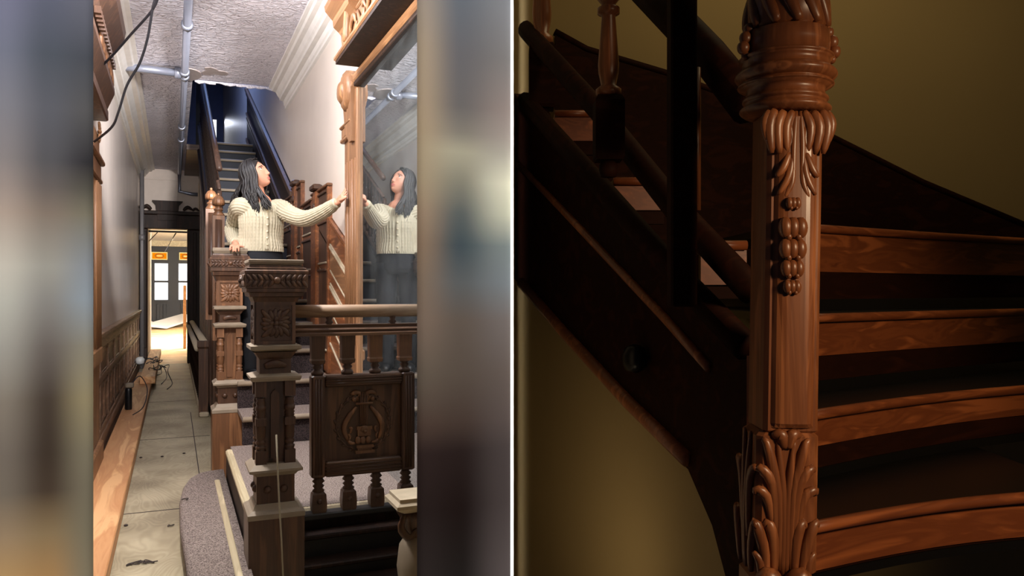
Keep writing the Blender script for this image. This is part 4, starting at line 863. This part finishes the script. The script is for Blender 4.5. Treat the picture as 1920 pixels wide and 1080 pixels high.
# outer string
MB().prism([S(964, 175), S(1100, 325), S(1250, 495), S(1400, 655), S(1400, 1120), S(1360, 1080), S(1335, 985), S(1290, 880), S(1180, 772), S(1060, 640), S(964, 522)], NS * .04).build('outer_string', 'mahogany_dark', ts)
def sbar(pts, r, nm, mat='mahogany_dark', flat=1, off=0.0): return MB().tube([S(u, v, off) for u, v in pts], r, 10).build(nm, mat, ts)
sbar([(984, 188), (1100, 320), (1260, 505), (1400, 652)], .026, 'string_moulding', 'mahogany_dark', off=-.01)
sbar([(972, 308), (1080, 420), (1250, 600), (1330, 690)], .010, 'string_bead', 'mahogany', off=-.006)
sbar([(978, 530), (1060, 625), (1180, 755), (1290, 862)], .016, 'string_moulding', 'mahogany', off=-.006)
# winder steps: riser board, dark and black bands painting tread shade, nosing, tread
stp = [(1.36, 1.62, 985, 1.0), (1.62, 2.2, 775, 1.0), (1.88, 2.7, 590, 1.0), (2.12, 2.95, 418, 1.0)]
zp_ = EYE - (1190 - CV) / FPX * 1.2
for i, (da, db, v, _) in enumerate(stp):
    a = P(1478, v, da); z = a.z; dr = db - da; latA = (1478 - 960) / FPX * da; latB = 960 * 1.12 / FPX * db
    n = 8; front = []
    for k in range(n + 1):
        f = k / n; lat = latA + (latB - latA) * f; d = da + dr * f + .05 * (latB - latA) * math.sin(PI * f) * (1 if i < 2 else .3); front.append((lat, d))
    back = [(latB + .1, 3.27), (latA - .02, min(da + .9, 3.2))]
    def sheet(z0, z1, inset, nm, mat, thick=None):
        m = MB(); lo = [L(x, y + inset, z0) for x, y in front]; hi = [L(x, y + inset, z1) for x, y in front]; bk = thick or .02
        lo2 = [L(x, y + inset + bk, z0) for x, y in front]; hi2 = [L(x, y + inset + bk, z1) for x, y in front]
        vs = lo + hi + hi2 + lo2; q = n + 1; fs = []
        for k in range(n):
            for r_ in range(4): fs.append((r_ * q + k, r_ * q + k + 1, ((r_ + 1) % 4) * q + k + 1, ((r_ + 1) % 4) * q + k))
        fs += [(0, q, 2 * q, 3 * q), (n, 3 * q + n, 2 * q + n, q + n)]
        m.add(vs, fs); return m.build(nm, mat, ts)
    rise = z - zp_
    tr_ = MB().prism([L(x, y, z - .022) for x, y in front] + [L(x, y, z - .022) for x, y in back], (0, 0, .022)).build('tread', 'tread_black', ts)
    no = MB(); no.tube([L(x, y - .006, z - .010) for x, y in front], .0115, 10); no.build('nosing', 'mahogany_x', tr_)
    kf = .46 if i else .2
    sheet(zp_ + rise * kf, z - .022, .012, 'riser', 'mahogany_x'); sheet(zp_ + rise * .14, zp_ + rise * kf, .02, 'riser_shade_band', 'mahogany_dark'); sheet(zp_, zp_ + rise * .14, .014, 'tread_shade_strip', 'tread_black')
    zp_ = z
# upper straight steps glimpsed between the rails
for (u0, u1, v0, v1, dd_) in ((1040, 1112, 205, 290, 2.45), (1150, 1245, 332, 420, 2.05), (1314, 1400, 452, 560, 1.75)):
    a, b = P(u0, v0, dd_), P(u1, v0, dd_); c_ = P(u0, v1, dd_)
    f_ = Vector((SA, CA, 0))
    MB().prism([P(u0, v0 + 14, dd_), P(u1, v0 + 14, dd_), P(u1, v1 - 26, dd_), P(u0, v1 - 26, dd_)], f_ * .02).build('riser', 'mahogany_x', ts)
    MB().prism([P(u0, v1 - 26, dd_ + .015), P(u1, v1 - 26, dd_ + .015), P(u1, v1, dd_ + .015), P(u0, v1, dd_ + .015)], f_ * .02).build('riser_shade_band', 'mahogany_dark', ts)
    MB().tube([P(u0, v0 + 8, dd_ - .008), P(u1, v0 + 8, dd_ - .008)], .011, 8).build('nosing', 'mahogany_x', ts)
    MB().prism([P(u0, v0 + 14, dd_), P(u1, v0 + 14, dd_), P(u1, v0 + 14, dd_) + f_ * .3, P(u0, v0 + 14, dd_) + f_ * .3], (0, 0, .014)).build('tread', 'mahogany_x', ts)
# knob on the string
c = S(1203, 672, -.02); m = MB(); m.lathe([(.010, 0), (.012, .012), (.026, .018), (.032, .034), (.026, .052), (.008, .058)], seg=18, M=Matrix.Translation(c + NS * .018) @ (-NS).to_track_quat('Z', 'Y').to_matrix().to_4x4())
tag(m.build('round_knob', 'iron'), 'small dark round knob on the sloping stair string', 'knob')
# rails, plain square post, turned balusters
t = thing('stair_railing', S(1280, 500), 'dark sloping hand rail with second rail below, meeting the carved newel', 'railing')
def rail(pts, r, nm, off): 
    m = MB(); m.tube([S(u, v, off) for u, v in pts], r, 12, nrm=(0, 0, 1), flat=1.15); m.build(nm, 'mahogany_dark', t)
rail([(1150, -80), (1290, 62), (1330, 105), (1405, 200)], .032, 'hand_rail', .04)
rail([(985, 55), (1030, 105), (1120, 205), (1270, 395), (1410, 545)], .024, 'lower_rail', .03)
p0 = P(1281, 500, 1.44); pz0 = P(1281, 575, 1.44).z; k1 = 1.44 / FPX; M = Matrix.Translation((p0.x, p0.y, 0)) @ Matrix.Rotation(-YAW, 4, 'Z')
t2 = thing('square_stair_post', (p0.x, p0.y, pz0), 'almost black square post between the turned baluster and the carved newel', 'post')
MB().cbox(-27 * k1, 22 * k1, -22 * k1, 22 * k1, pz0, 2.4, .004, M=M).build('shaft', 'mahogany_dark', t2)
MB().tube([M @ Vector((22 * k1, -8 * k1, P(1281, 395, 1.44).z)), M @ Vector((22 * k1, -8 * k1, P(1281, 130, 1.44).z))], 9 * k1, 12).build('side_roll', 'mahogany', t2)
def turned(u, vb, d, lb, s=1.0):
    p = P(u, vb, d); k = d / FPX * s; t = thing('turned_baluster', p, lb, 'baluster', 'turned balusters of the dark stair')
    def z(v): return (vb - v) * d / FPX
    m = MB(); m.lathe([(14 * k, 0), (18 * k, z(vb - 12)), (18 * k, z(vb - 22)), (10 * k, z(vb - 32))], p, 16); m.build('foot_ball', 'mahogany_dark', t)
    m = MB(); m.square([(24 * k, z(vb - 30)), (27 * k, z(vb - 36)), (27 * k, z(vb - 140)), (22 * k, z(vb - 150))], M=Matrix.Translation(p) @ Matrix.Rotation(-YAW, 4, 'Z')); m.build('square_block', 'mahogany_dark', t)
    m = MB(); m.lathe([(18 * k, z(vb - 148)), (24 * k, z(vb - 156)), (24 * k, z(vb - 164)), (14 * k, z(vb - 172)), (19 * k, z(vb - 195)), (20 * k, z(vb - 210)), (13 * k, z(vb - 300)), (14 * k, z(vb - 302)), (21 * k, z(vb - 306)), (21 * k, z(vb - 316)), (12 * k, z(vb - 322)), (22 * k, z(vb - 335)), (22 * k, z(vb - 350)), (16 * k, z(vb - 420))], p, 18); m.build('turned_stem', 'mahogany', t)
turned(1141, 332, 1.72, 'turned baluster with square block, seen whole against the olive wall')
turned(1016, 235, 2.35, 'turned baluster at the edge beside the white strip', .9)
# ------------------------------------------------------------------ the carved newel
dN = 1.22; kk = dN / FPX; pN = P(1470, 545, dN)
MN = Matrix.Translation((pN.x, pN.y, 0)) @ Matrix.Rotation(-YAW, 4, 'Z') @ Matrix.Translation((0, 0, EYE)) @ Matrix.Rotation(math.radians(.9), 4, 'Y') @ Matrix.Translation((0, 0, -EYE))
nw = thing('carved_newel_post', (pN.x, pN.y, .3), 'large glossy red-brown newel post carved with acanthus leaves and husks', 'newel post')
def z(v): return EYE - (v - CV) * kk
def q(u): return (u - 1482) * kk
hw = 50 * kk
MB().cbox(-hw, hw, -hw, hw, z(806), z(214), .006, M=MN).build('shaft', 'mahogany', nw)
# raised round-shouldered panel on the front of the shaft
m = MB(); rs = []
for v in (225, 232, 785, 793):
    w0 = 40 * kk; e = 0.0 if v in (232, 785) else .5
    rs.append([MN @ Vector((-w0 + 2 * w0 * k / 10, -hw + .001 - (.011 * (1 - e)) * (1 - abs(k / 5 - 1) ** 4) , z(v))) for k in range(11)] + [MN @ Vector((w0, -hw + .004, z(v))), MN @ Vector((-w0, -hw + .004, z(v)))])
m.rings(rs, False); m.build('raised_panel', 'mahogany', nw)
ff = Fr(MN @ Vector((0, -hw - .008, EYE)), MN.to_3x3() @ Vector((1, 0, 0)), MN.to_3x3() @ Vector((0, 0, 1)))
def gp(*pts): return [((a - 1474) * kk, (CV - b) * kk) for a, b in pts]
m = MB()
for sx in (1, -1):
    def gq(*pts): return [(sx * (a - 1474) * kk, (CV - b) * kk) for a, b in pts]
    for pts, w_ in (((( 1478, 222), (1482, 290), (1480, 375)), 5), (((1484, 222), (1496, 250), (1492, 296)), 8), (((1500, 222), (1512, 250), (1506, 298)), 9), (((1516, 220), (1526, 250), (1520, 298)), 9), (((1526, 222), (1534, 245), (1528, 280)), 7), (((1484, 300), (1490, 340), (1508, 372)), 6), (((1488, 296), (1500, 325), (1512, 340)), 6), (((1482, 310), (1484, 350), (1496, 378)), 5), (((1494, 226), (1486, 270), (1494, 294)), 4)):
        lobe(m, ff, gq(*pts), w_ * 1.25 * kk, lift=-.1, flat=.62)
m.build('leaf_carving', 'mahogany', nw)
for v, w_ in ((388, 12), (432, 22), (470, 21), (505, 18), (538, 14)):
    m = MB()
    for dx in (-.62, 0, .62):
        a = ((dx * w_ - 8) * kk, (CV - v) * kk); m.ell(ff(a[0], a[1], .004), (w_ * .58 * kk, w_ * .55 * kk, w_ * .9 * kk), 10, 8)
    for dx in (-.4, .4):
        a = ((dx * w_ - 8) * kk, (CV - v - w_ * .75) * kk); m.ell(ff(a[0], a[1], .006), (w_ * .3 * kk, w_ * .3 * kk, w_ * .35 * kk), 8, 6)
    m.build('husk', 'mahogany', nw)
# acanthus lower section: slightly wider block with standing leaves
h2 = 60 * kk
MB().cbox(-h2 * 1.02, h2 * .86, -h2 * .86, h2 * .86, z(1066), z(800), .008, M=MN).build('acanthus_block', 'mahogany', nw)
f3 = Fr(MN @ Vector((0, -h2 * .86, EYE)), ff.x, ff.y)
m = MB()
for sx in (1, -1):
    def gq(*pts): return [(sx * (a - 1452) * kk - 10 * kk, (CV - b) * kk) for a, b in pts]
    for pts, w_ in ((((1455, 1060), (1456, 930), (1468, 805)), 7), (((1462, 1050), (1464, 930), (1484, 830), (1496, 815)), 8), (((1466, 1000), (1474, 900), (1496, 868), (1504, 872)), 9), (((1474, 970), (1484, 920), (1504, 905), (1506, 915)), 8), (((1470, 1060), (1472, 1000), (1482, 965), (1490, 975)), 9), (((1484, 1060), (1490, 1010), (1506, 965), (1510, 975)), 9), (((1494, 1060), (1496, 1035), (1508, 1018)), 7), (((1454, 830), (1462, 806), (1478, 808)), 10)):
        lobe(m, f3, gq(*pts), w_ * 1.2 * kk, lift=.0, flat=.75)
m.build('acanthus_leaves', 'mahogany', nw)
f4 = Fr(MN @ Vector((-h2 * 1.02, 0, EYE)), MN.to_3x3() @ Vector((0, -1, 0)), ff.y); m = MB()
for sx in (1, -1):
    def gq(*pts): return [(sx * (a - 1452) * kk, (CV - b) * kk) for a, b in pts]
    for pts, w_ in ((((1456, 1060), (1458, 930), (1470, 805)), 8), (((1466, 1000), (1474, 900), (1496, 868), (1504, 872)), 9), (((1484, 1060), (1490, 1010), (1506, 965), (1510, 975)), 9)): lobe(m, f4, gq(*pts), w_ * kk, lift=.3, flat=.9)
m.build('acanthus_leaves', 'mahogany', nw)
m = MB()
for sx in (-1, 1): lobe(m, f3, [((sx * 8 - 14) * kk, (CV - 1078) * kk), ((sx * 30 - 14) * kk, (CV - 1060) * kk), ((sx * 44 - 14) * kk, (CV - 1085) * kk)], 20 * kk, flat=.9)
m.build('leaf_scroll', 'mahogany', nw)
MB().cbox(-h2 * 1.05, h2 * .9, -h2 * .9, h2 * .9, .3, z(1064), .008, M=MN).build('base_block', 'mahogany', nw)
# ringed cap and leafy bulb
c = MB(); r = 84 * kk; sh = Vector((-4 * kk, 0, 0))
MC = MN @ Matrix.Translation(sh)
def arc(v0, v1, r0, r1, n=7): return [(r0 * r + (r1 - r0) * r * math.sin(PI * k / n), z(v0 + (v1 - v0) * k / n)) for k in range(n + 1)]
pf = [(.8 * r, z(219))] + arc(217, 200, .88, .98) + [(.87 * r, z(199)), (.87 * r, z(197))] + arc(196, 184, .86, .92) + [(.85 * r, z(183)), (.83 * r, z(176)), (.85 * r, z(169)), (.96 * r, z(167.5))] + arc(167, 160, .96, 1.03, 5) + [(.95 * r, z(159)), (.95 * r, z(157.5))] + arc(157, 134, .98, 1.09) + [(.94 * r, z(133)), (.93 * r, z(119)), (.98 * r, z(117.5))] + arc(117, 109, .97, 1.02, 5) + [(.92 * r, z(108)), (.93 * r, z(88)), (.91 * r, z(66)), (.80 * r, z(62))]
c.lathe(pf, seg=48, M=MC)
c.build('ringed_cap', 'mahogany', nw)
m = MB(); m.lathe([(.7 * r, z(68)), (.88 * r, z(60)), (.84 * r, z(10)), (.72 * r, z(-40)), (.45 * r, z(-90)), (.1 * r, z(-110))], seg=32, M=MC); m.build('bulb', 'mahogany', nw)
m = MB()
for k in range(12):
    a = 2 * PI * k / 12 + .2
    ft = Fr(MC @ Vector((.80 * r * math.cos(a), .80 * r * math.sin(a), z(62))), MC.to_3x3() @ Vector((-math.sin(a), math.cos(a), 0)), MC.to_3x3() @ Vector((-.15 * math.cos(a), -.15 * math.sin(a), 1)))
    lobe(m, ft, [(.26 * r, 0), (.1 * r, .35 * r), (-.1 * r, .8 * r), (-.2 * r, 1.3 * r)], .15 * r, flat=.8)
m.build('bulb_leaves', 'mahogany', nw)
m = MB()
for a in (-.08, PI + .25):
    m = MB()
    for v, w_, o_ in ((62, 10, .92), (80, 12, 1.0), (98, 12, 1.05), (112, 8, 1.0)): m.ell(MC @ Vector((o_ * r * math.cos(a), o_ * r * math.sin(a), z(v))), (w_ * kk, w_ * kk, w_ * 1.1 * kk))
    m.build('side_drop', 'mahogany', nw)
# ------------------------------------------------------------------ the woman on the stairs
DP = 5.7
rx_, ry_ = ray(481); rl = math.hypot(rx_, ry_); VF = Vector((-rx_ / rl, -ry_ / rl, 0)); VR = Vector((ry_ / rl, -rx_ / rl, 0)); UP = Vector((0, 0, 1))
def mixdir(deg, tilt=0.0):
    a, t = math.radians(deg), math.radians(tilt); h = math.cos(a) * VF + math.sin(a) * VR; return (math.cos(t) * h + math.sin(t) * UP).normalized()
HC = P(477.5, 328, DP); HF = mixdir(63, 20); HX = HF.cross(UP).normalized(); HU = HX.cross(HF).normalized()
def hp(x, y, z): return HC + x * HX + y * HF + z * HU
def g2(x, z, cx, cz, sx, sz): return math.exp(-((x - cx) / sx) ** 2 - ((z - cz) / sz) ** 2)
def head_pt(a, e):
    x = .072 * math.cos(e) * math.sin(a); y = .092 * math.cos(e) * math.cos(a); z = (.104 if e > 0 else .108) * math.sin(e)
    front = max(0.0, math.cos(a))
    if z < -.015:
        t = (-z - .015) / .093; x *= 1 - .36 * t
        wf = 1 / (1 + math.exp(-(y + .02) / .012)); y = y * (1 - .25 * t * (1 - wf)) + (.052 * t ** 1.3) * wf + .02 * t * (1 - wf)
    if math.cos(a) > 0:
        k = min(1, front * 1.5)
        if -.045 < z < .03:
            hgt = .003 + .021 * max(0, min(1, (.026 - z) / .056)); 
            if z < -.031: hgt *= max(0, 1 - (-.031 - z) / .012)
            y += k * hgt * math.exp(-(x / (.0075 + .005 * max(0, min(1, (.02 - z) / .05)))) ** 2)
        y += k * (.004 * g2(x, z, 0, .032, .045, .011) - .008 * (g2(x, z, .030, .014, .014, .010) + g2(x, z, -.030, .014, .014, .010)))
        y += k * (.0075 * g2(x, z, 0, -.057, .019, .007) + .0065 * g2(x, z, 0, -.069, .016, .006) - .006 * g2(x, z, 0, -.0628, .022, .0022) + .006 * g2(x, z, 0, -.094, .017, .012) - .004 * g2(x, z, 0, -.079, .02, .005))
        y += k * .004 * (g2(x, z, .042, -.022, .018, .02) + g2(x, z, -.042, -.022, .018, .02))
    return x, y, z
bd = MB(); NA, NE = 150, 110; rs = []
for i in range(1, NE):
    e = -PI / 2 + PI * i / NE; rs.append([hp(*head_pt(2 * PI * j / NA, e)) for j in range(NA)])
bd.rings(rs, True)
def chain(pts, rad, seg=14):
    """smooth tapered limb through joints"""
    out, rr = [], []
    for i in range(len(pts) - 1):
        for k in range(5):
            f = k / 5; p0, p1, p2, p3 = pts[max(i - 1, 0)], pts[i], pts[i + 1], pts[min(i + 2, len(pts) - 1)]
            out.append(0.5 * ((2 * p1) + (-p0 + p2) * f + (2 * p0 - 5 * p1 + 4 * p2 - p3) * f * f + (-p0 + 3 * p1 - 3 * p2 + p3) * f ** 3)); rr.append(rad[i] * (1 - f) + rad[i + 1] * f)
    out.append(pts[-1]); rr.append(rad[-1]); return out, rr
def limb(mb, pts, rad, seg=14):
    o_, r_ = chain(pts, rad); mb.tube(o_, r_, seg); mb.ell(pts[0], (rad[0],) * 3); mb.ell(pts[-1], (rad[-1],) * 3)
TF = mixdir(20); TR = TF.cross(UP).normalized(); TR = -TR if TR.dot(VR) < 0 else TR      # torso front and its side towards the mirror
TC = P(489, 430, DP)
def tz(v): return EYE - (v - CV) / FPX * DP
def tor(x, y, v): p = TC + TR * x + TF * y; return Vector((p.x, p.y, tz(v)))
limb(bd, [hp(0, -.02, -.05), P(484, 362, DP), tor(-.01, -.01, 384)], [.05, .047, .058])
limb(bd, [tor(0, 0, 384), tor(0, 0, 430), tor(0, 0, 486)], [.085, .095, .095], 16)
SHL, SHR = tor(.150, 0, 389), tor(-.150, -.01, 391)
ARL = [SHL, P(546, 403, 5.56), P(574, 410, 5.42), P(606, 397, 5.27), P(631, 380, 5.17)]
ARR = [SHR, P(442, 412, 5.80), P(436, 432, 5.84), P(438, 449, 5.68), P(442.5, 459, 5.565)]
limb(bd, ARL, [.045, .040, .034, .028, .022]); limb(bd, ARR, [.045, .040, .034, .028, .022])
# hands: palm, four fingers of unequal length, thumb off the side of the palm
def finger(a, b, c, d, r): limb(bd, [a, b, c, d], [r, r * .95, r * .86, r * .72], 8)
# hand on the mirror frame, fingers pointing up
pw, pk = P(632, 379, 5.165), P(642.5, 370, 5.12)
bd.tube([pw, (pw + pk) / 2 + Vector((0, 0, .002)), pk], [.021, .030, .028], 10, nrm=TR, flat=.5); bd.ell(pk, (.018, .028, .026))
for k, (uk, vk, ut, vt) in enumerate(((640.5, 366.5, 647.5, 353.5), (642.5, 367.5, 648.5, 356), (644.0, 369.5, 649.5, 360), (644.5, 371.5, 650.0, 365))):
    dk = 5.15 - .016 * k; A = P(uk, vk, dk); D = P(ut, vt, dk - .01); finger(pk * .4 + A * .6, A, (A + D) / 2 + VF * .004, D, .0085 if k < 3 else .0075)
finger(P(636, 376, 5.15), P(640, 374.5, 5.10), P(645, 372, 5.085), P(649.5, 369.5, 5.08), .0095)
# hand resting over the front edge of the newel cap
capz = zr(465)
def hz(u, d, dz): p = P(u, 465, d); return Vector((p.x, p.y, capz + dz))
w0 = hz(442.5, 5.55, .028); pk = hz(441, 5.475, .017)
bd.tube([w0, (w0 + pk) / 2, pk], [.022, .034, .036], 12, nrm=(0, 0, 1), flat=.45); bd.ell(pk, (.030, .02, .014))
for k, (u, ut, ln) in enumerate(((433.5, 431.5, 5.5), (438, 437, 8.5), (442.5, 442, 9), (447, 447.5, 8))):
    A = hz(u, 5.445, .014); B = hz((u + ut) / 2, 5.405, .0125); C = hz(ut, 5.385, -.004); D = hz(ut, 5.383, -ln * kr * .75)
    finger(pk * .5 + A * .5, A, B, C, .0088); limb(bd, [C, D], [.0076, .0066], 8)
finger(hz(446.5, 5.52, .018), hz(451, 5.49, .014), hz(454.5, 5.455, .011), hz(456.5, 5.43, .009), .0095)
# legs under the trousers
FZ = .665
HIPL, HIPR = tor(.085, 0, 492), tor(-.085, 0, 492)
def leg(h, x): 
    b = TC + TR * x * 1.05; k = Vector((b.x, b.y, (h.z + FZ) / 2 + .02)) + TF * .03; return [h, k, Vector((b.x, b.y, FZ + .07))]
LL, LR = leg(HIPL, .085), leg(HIPR, -.085)
for q_ in (LL, LR): limb(bd, q_, [.075, .05, .036])
raw = bd.build('person_raw', 'skin', org=Vector((0, 0, 0)))
rm = raw.modifiers.new('r', 'REMESH'); rm.mode = 'VOXEL'; rm.voxel_size = .0036
sm_ = raw.modifiers.new('s', 'SMOOTH'); sm_.factor = .5; sm_.iterations = 2
dg = bpy.context.evaluated_depsgraph_get(); me = bpy.data.meshes.new_from_object(raw.evaluated_get(dg)); bpy.data.objects.remove(raw)
base = Vector((TC.x, TC.y, FZ)); me.transform(Matrix.Translation(-base)); me.materials.clear()
for m_ in ('skin', 'lips'): me.materials.append(MATS[m_])
for p in me.polygons:
    p.use_smooth = True; c = p.center + base - HC; x, y, z_ = c.dot(HX), c.dot(HF), c.dot(HU)
    if y > .07 and abs(x) < .022 * (1 - ((z_ + .0625) / .014) ** 2) and -.074 < z_ < -.052: p.material_index = 1
person = bpy.data.objects.new('person', me); COL.objects.link(person); person.location = base
tag(person, 'dark-haired woman in cream cable-knit cardigan, standing on the stairs and touching the mirror frame', 'person')
# eyes and brows
for sx in (-1, 1):
    e_ = MB().ell(hp(sx * .0305, .0665, .013), (.0122,) * 3, 14, 10).build('eye', 'eye_white', person)
    gd = (HF * .9 + HX * .0 + HU * .35).normalized(); MB().ell(hp(sx * .0305, .0665, .013) + gd * .0082, (.0062,) * 3, 10, 8).build('iris', 'eye_dark', e_)
    m = MB(); m.tube([hp(sx * .014, .086, .030), hp(sx * .028, .0845, .0345), hp(sx * .042, .074, .031), hp(sx * .050, .064, .026)], [.0024, .003, .0026, .0014], 6); m.build('eyebrow', 'hair', person)
    m = MB(); m.tube([hp(sx * .018, .0765, .0185), hp(sx * .030, .080, .0225), hp(sx * .043, .0715, .0175)], [.001, .0022, .0016], 6); m.build('eyelid', 'hair', person)
# trousers
jn = MB(); rings_ = []
for v, w_, dp in ((468, .150, .108), (476, .158, .112), (486, .168, .118), (500, .170, .120), (512, .150, .11)):
    rings_.append([tor(w_ * math.cos(t), dp * math.sin(t), v) for t in [2 * PI * k / 40 for k in range(40)]])
jn.rings(rings_, True)
for q_ in (LL, LR):
    o_, r_ = chain([q_[0], q_[1], q_[2] - Vector((0, 0, .03))], [.096, .066, .056]); jn.tube([p for p in o_], [r + .0025 * math.sin(i * 2.1) for i, r in enumerate(r_)], 24)
jo = jn.build('jeans', 'denim', person)
for s_, q_ in ((1, LL), (-1, LR)):
    f_ = q_[2]; c = Vector((f_.x, f_.y, FZ)) + TF * .05; Ms = Matrix((TR, TF, UP)).transposed()
    m = MB(); m.ell(c + UP * .038, (.045, .12, .04), 16, 10, M=Ms); m.cbox(-.043, .043, -.10, .115, 0.001, .02, .012, M=Matrix.Translation(c) @ Ms.to_4x4()); m.build('shoe', 'black_plastic', person)
# cardigan: ribbed and cabled knit built into the surface
cd = MB(); NSG = 240
prof = [(373.5, .060, .056, -.006), (376.5, .084, .066, -.006), (380, .120, .075, -.004), (384, .148, .088, 0), (390, .164, .098, 0), (398, .166, .106, .004), (408, .163, .114, .008), (420, .162, .116, .008), (434, .160, .112, .004), (448, .162, .112, .002), (460, .168, .116, .002), (467, .170, .118, .002), (472, .168, .117, .002)]
fine = []
for i in range(len(prof) - 1):
    n_ = max(2, int((prof[i + 1][0] - prof[i][0]) * 1.1))
    for k in range(n_): f = k / n_; fine.append(tuple(a * (1 - f) + b * f for a, b in zip(prof[i], prof[i + 1])))
fine.append(prof[-1]); rs = []
def cable(th, s, n, pitch):
    c_ = math.cos(n * th); ph = math.sin(2 * PI * s / pitch)
    return .0028 * c_ + .0014 * max(0, c_) * ph
for (v, w_, dp, oy) in fine:
    ring = []
    for k in range(NSG):
        th = 2 * PI * k / NSG; rib = cable(th, tz(v), 42, .024)
        if v > 467: rib = .003 * math.cos(60 * th)
        fold = .006 * math.sin(3 * th + v * .09) * max(0, min(1, (v - 410) / 40))
        e = rib + fold; ring.append(tor((w_ + e) * math.cos(th), oy + (dp + e) * math.sin(th), v))
    rs.append(ring)
cd.rings(rs, True, caps=False)
def sleeve(pts, rad):
    o_, r_ = chain(pts, rad); o2, r2 = [], []
    for i in range(len(o_) - 1):
        for k in range(4): f = k / 4; o2.append(o_[i].lerp(o_[i + 1], f)); r2.append(r_[i] * (1 - f) + r_[i + 1] * f)
    o2.append(o_[-1]); r2.append(r_[-1]); seg = 96; prev = None; rs = []; s = 0
    for i, p in enumerate(o2):
        t = (o2[min(i + 1, len(o2) - 1)] - o2[max(i - 1, 0)]).normalized(); ref = prev if prev is not None else UP
        b = t.cross(ref).normalized(); q = b.cross(t).normalized(); prev = q
        if i: s += (o2[i] - o2[i - 1]).length
        ring = []
        for j in range(seg):
            th = 2 * PI * j / seg; e = cable(th, s, 20, .024) if i < len(o2) - 7 else .0025 * math.cos(30 * th) - .002
            e += .0035 * math.sin(s * 95 + 1.5 * math.sin(th)) * (1 if .12 < s < .40 else .3)
            ring.append(p + (r2[i] + e) * (math.cos(th) * b + math.sin(th) * q))
        rs.append(ring)
    cd.rings(rs, True, caps=True)
inn = tor(.085, 0, 394), tor(-.085, 0, 396)
sleeve([inn[0], SHL] + ARL[1:], [.075, .068, .060, .055, .046, .035]); sleeve([inn[1], SHR] + ARR[1:4] + [ARR[4].lerp(ARR[3], .35)], [.075, .066, .060, .055, .044, .037])
cg = cd.build('cardigan', 'knit', person)
# open button band and buttons down the front, rolled neck edge
def front(x, v, out=.0):
    for i in range(len(fine) - 1):
        if fine[i][0] <= v <= fine[i + 1][0]: break
    w_, dp, oy = fine[i][1:]; return tor(x, oy + dp * math.sqrt(max(0, 1 - (x / w_) ** 2)) + out, v)
m = MB(); vs = [386 + k * 4 for k in range(22)]; m.tube([front(.0, min(v, 471.5), .004) for v in vs], .013, 8, nrm=TF, flat=.35); m.build('button_band', 'knit', cg)
for v in (398, 411, 424, 436, 448, 460): MB().ell(front(.0, v, .011), (.0075, .0075, .0075), 10, 6).build('button', 'button', cg)
m = MB(); m.tube([tor(.070 * math.cos(t), .0 + .062 * math.sin(t), 375.5 + (7.5 * max(0, math.sin(t)) ** 2)) for t in [2 * PI * k / 30 for k in range(31)]], .007, 8, caps=False); m.build('neck_edge', 'knit', cg)
# hair: cap plus long wavy locks parted on top
hr = MB(); rs = []
for i in range(1, 28):
    e = -PI / 2 + PI * i / 28; ring = []
    for j in range(56):
        a = 2 * PI * j / 56; x, y, z_ = .081 * math.cos(e) * math.sin(a), .100 * math.cos(e) * math.cos(a), .114 * math.sin(e)
        if math.cos(a) > 0:                       # draw the cap back from the face
            lim = .060 - .075 * min(1, abs(math.sin(a)) ** 1.5)
            if z_ < lim + .03: y = min(y, .015 + .055 * max(0, (z_ - lim + .02) / .05)) if abs(x) < .2 else y
            if z_ < lim: x *= .93
        if z_ < -.04: x *= .85; y = min(y, -.01)
        ring.append(hp(x, y - .004, z_ + .003))
    rs.append(ring)
hr.rings(rs, True); ho = hr.build('hair', 'hair', person)
lk = MB(); random.seed(11)
for i in range(280):
    side = -1 if i % 5 < 3 else 1                 # head-left/-right of the parting (more on the side in view)
    az = side * math.radians(62 + 118 * rnd() ** .9) if rnd() < .75 else side * math.radians(58 + 22 * rnd())
    R0 = 1.0 + .10 * rnd(); pts = [hp(side * .006 + (rnd() - .5) * .01, .055 - .10 * rnd(), .111)]
    for e in (58, 34, 10, -14):
        e_ = math.radians(e + (rnd() - .5) * 8); a_ = az * (1 if e < 50 else .9)
        pts.append(hp(.084 * R0 * math.cos(e_) * math.sin(a_), .100 * R0 * math.cos(e_) * math.cos(a_) - .004, .116 * R0 * math.sin(e_)))
    p = pts[-1].copy(); endz = tz(388 + 22 * rnd()); n_ = 9; ph = rnd() * 6; dv = (VF * (.05 if side < 0 else .035) + VR * (-.01 if side < 0 else .0))
    back = abs(az) > math.radians(130)
    if back: dv = -VF * .02 - VR * .06; endz = tz(376 + 18 * rnd())
    z0_ = p.z
    for k in range(1, n_ + 1):
        f = k / n_; wv = .020 * math.sin(f * 11 + ph) * f ** 1.3
        pts.append(Vector((p.x, p.y, z0_ + (endz - z0_) * f)) + dv * min(1, f * 1.3) + VR * wv + VF * wv * .6)
    o_, r_ = chain(pts, [.004] + [.0068] * (len(pts) - 4) + [.006, .004, .0012]); lk.tube(o_[::2] + [o_[-1]], (r_[::2] + [r_[-1]]), 6)
for i in range(34):                               # lock falling in front of the far shoulder
    a0 = hp(.070, -.02 - .03 * rnd(), -.02); e0 = P(494 + 12 * rnd(), 386 + 8 * rnd(), DP - .10 - .03 * rnd()); ph = rnd() * 6; pts = [hp(.05, -.03, .06), a0]
    for k in range(1, 8):
        f = k / 7; wv = .016 * math.sin(f * 8 + ph) * f; pts.append(a0.lerp(e0, f) + VR * (wv + .025 * math.sin(PI * f)) + VF * .02 * math.sin(PI * f))
    o_, r_ = chain(pts, [.006] + [.0085] * (len(pts) - 3) + [.006, .002]); lk.tube(o_[::2] + [o_[-1]], (r_[::2] + [r_[-1]]), 6)
lo = lk.build('hair_locks', 'hair', ho); lo['kind'] = 'stuff'
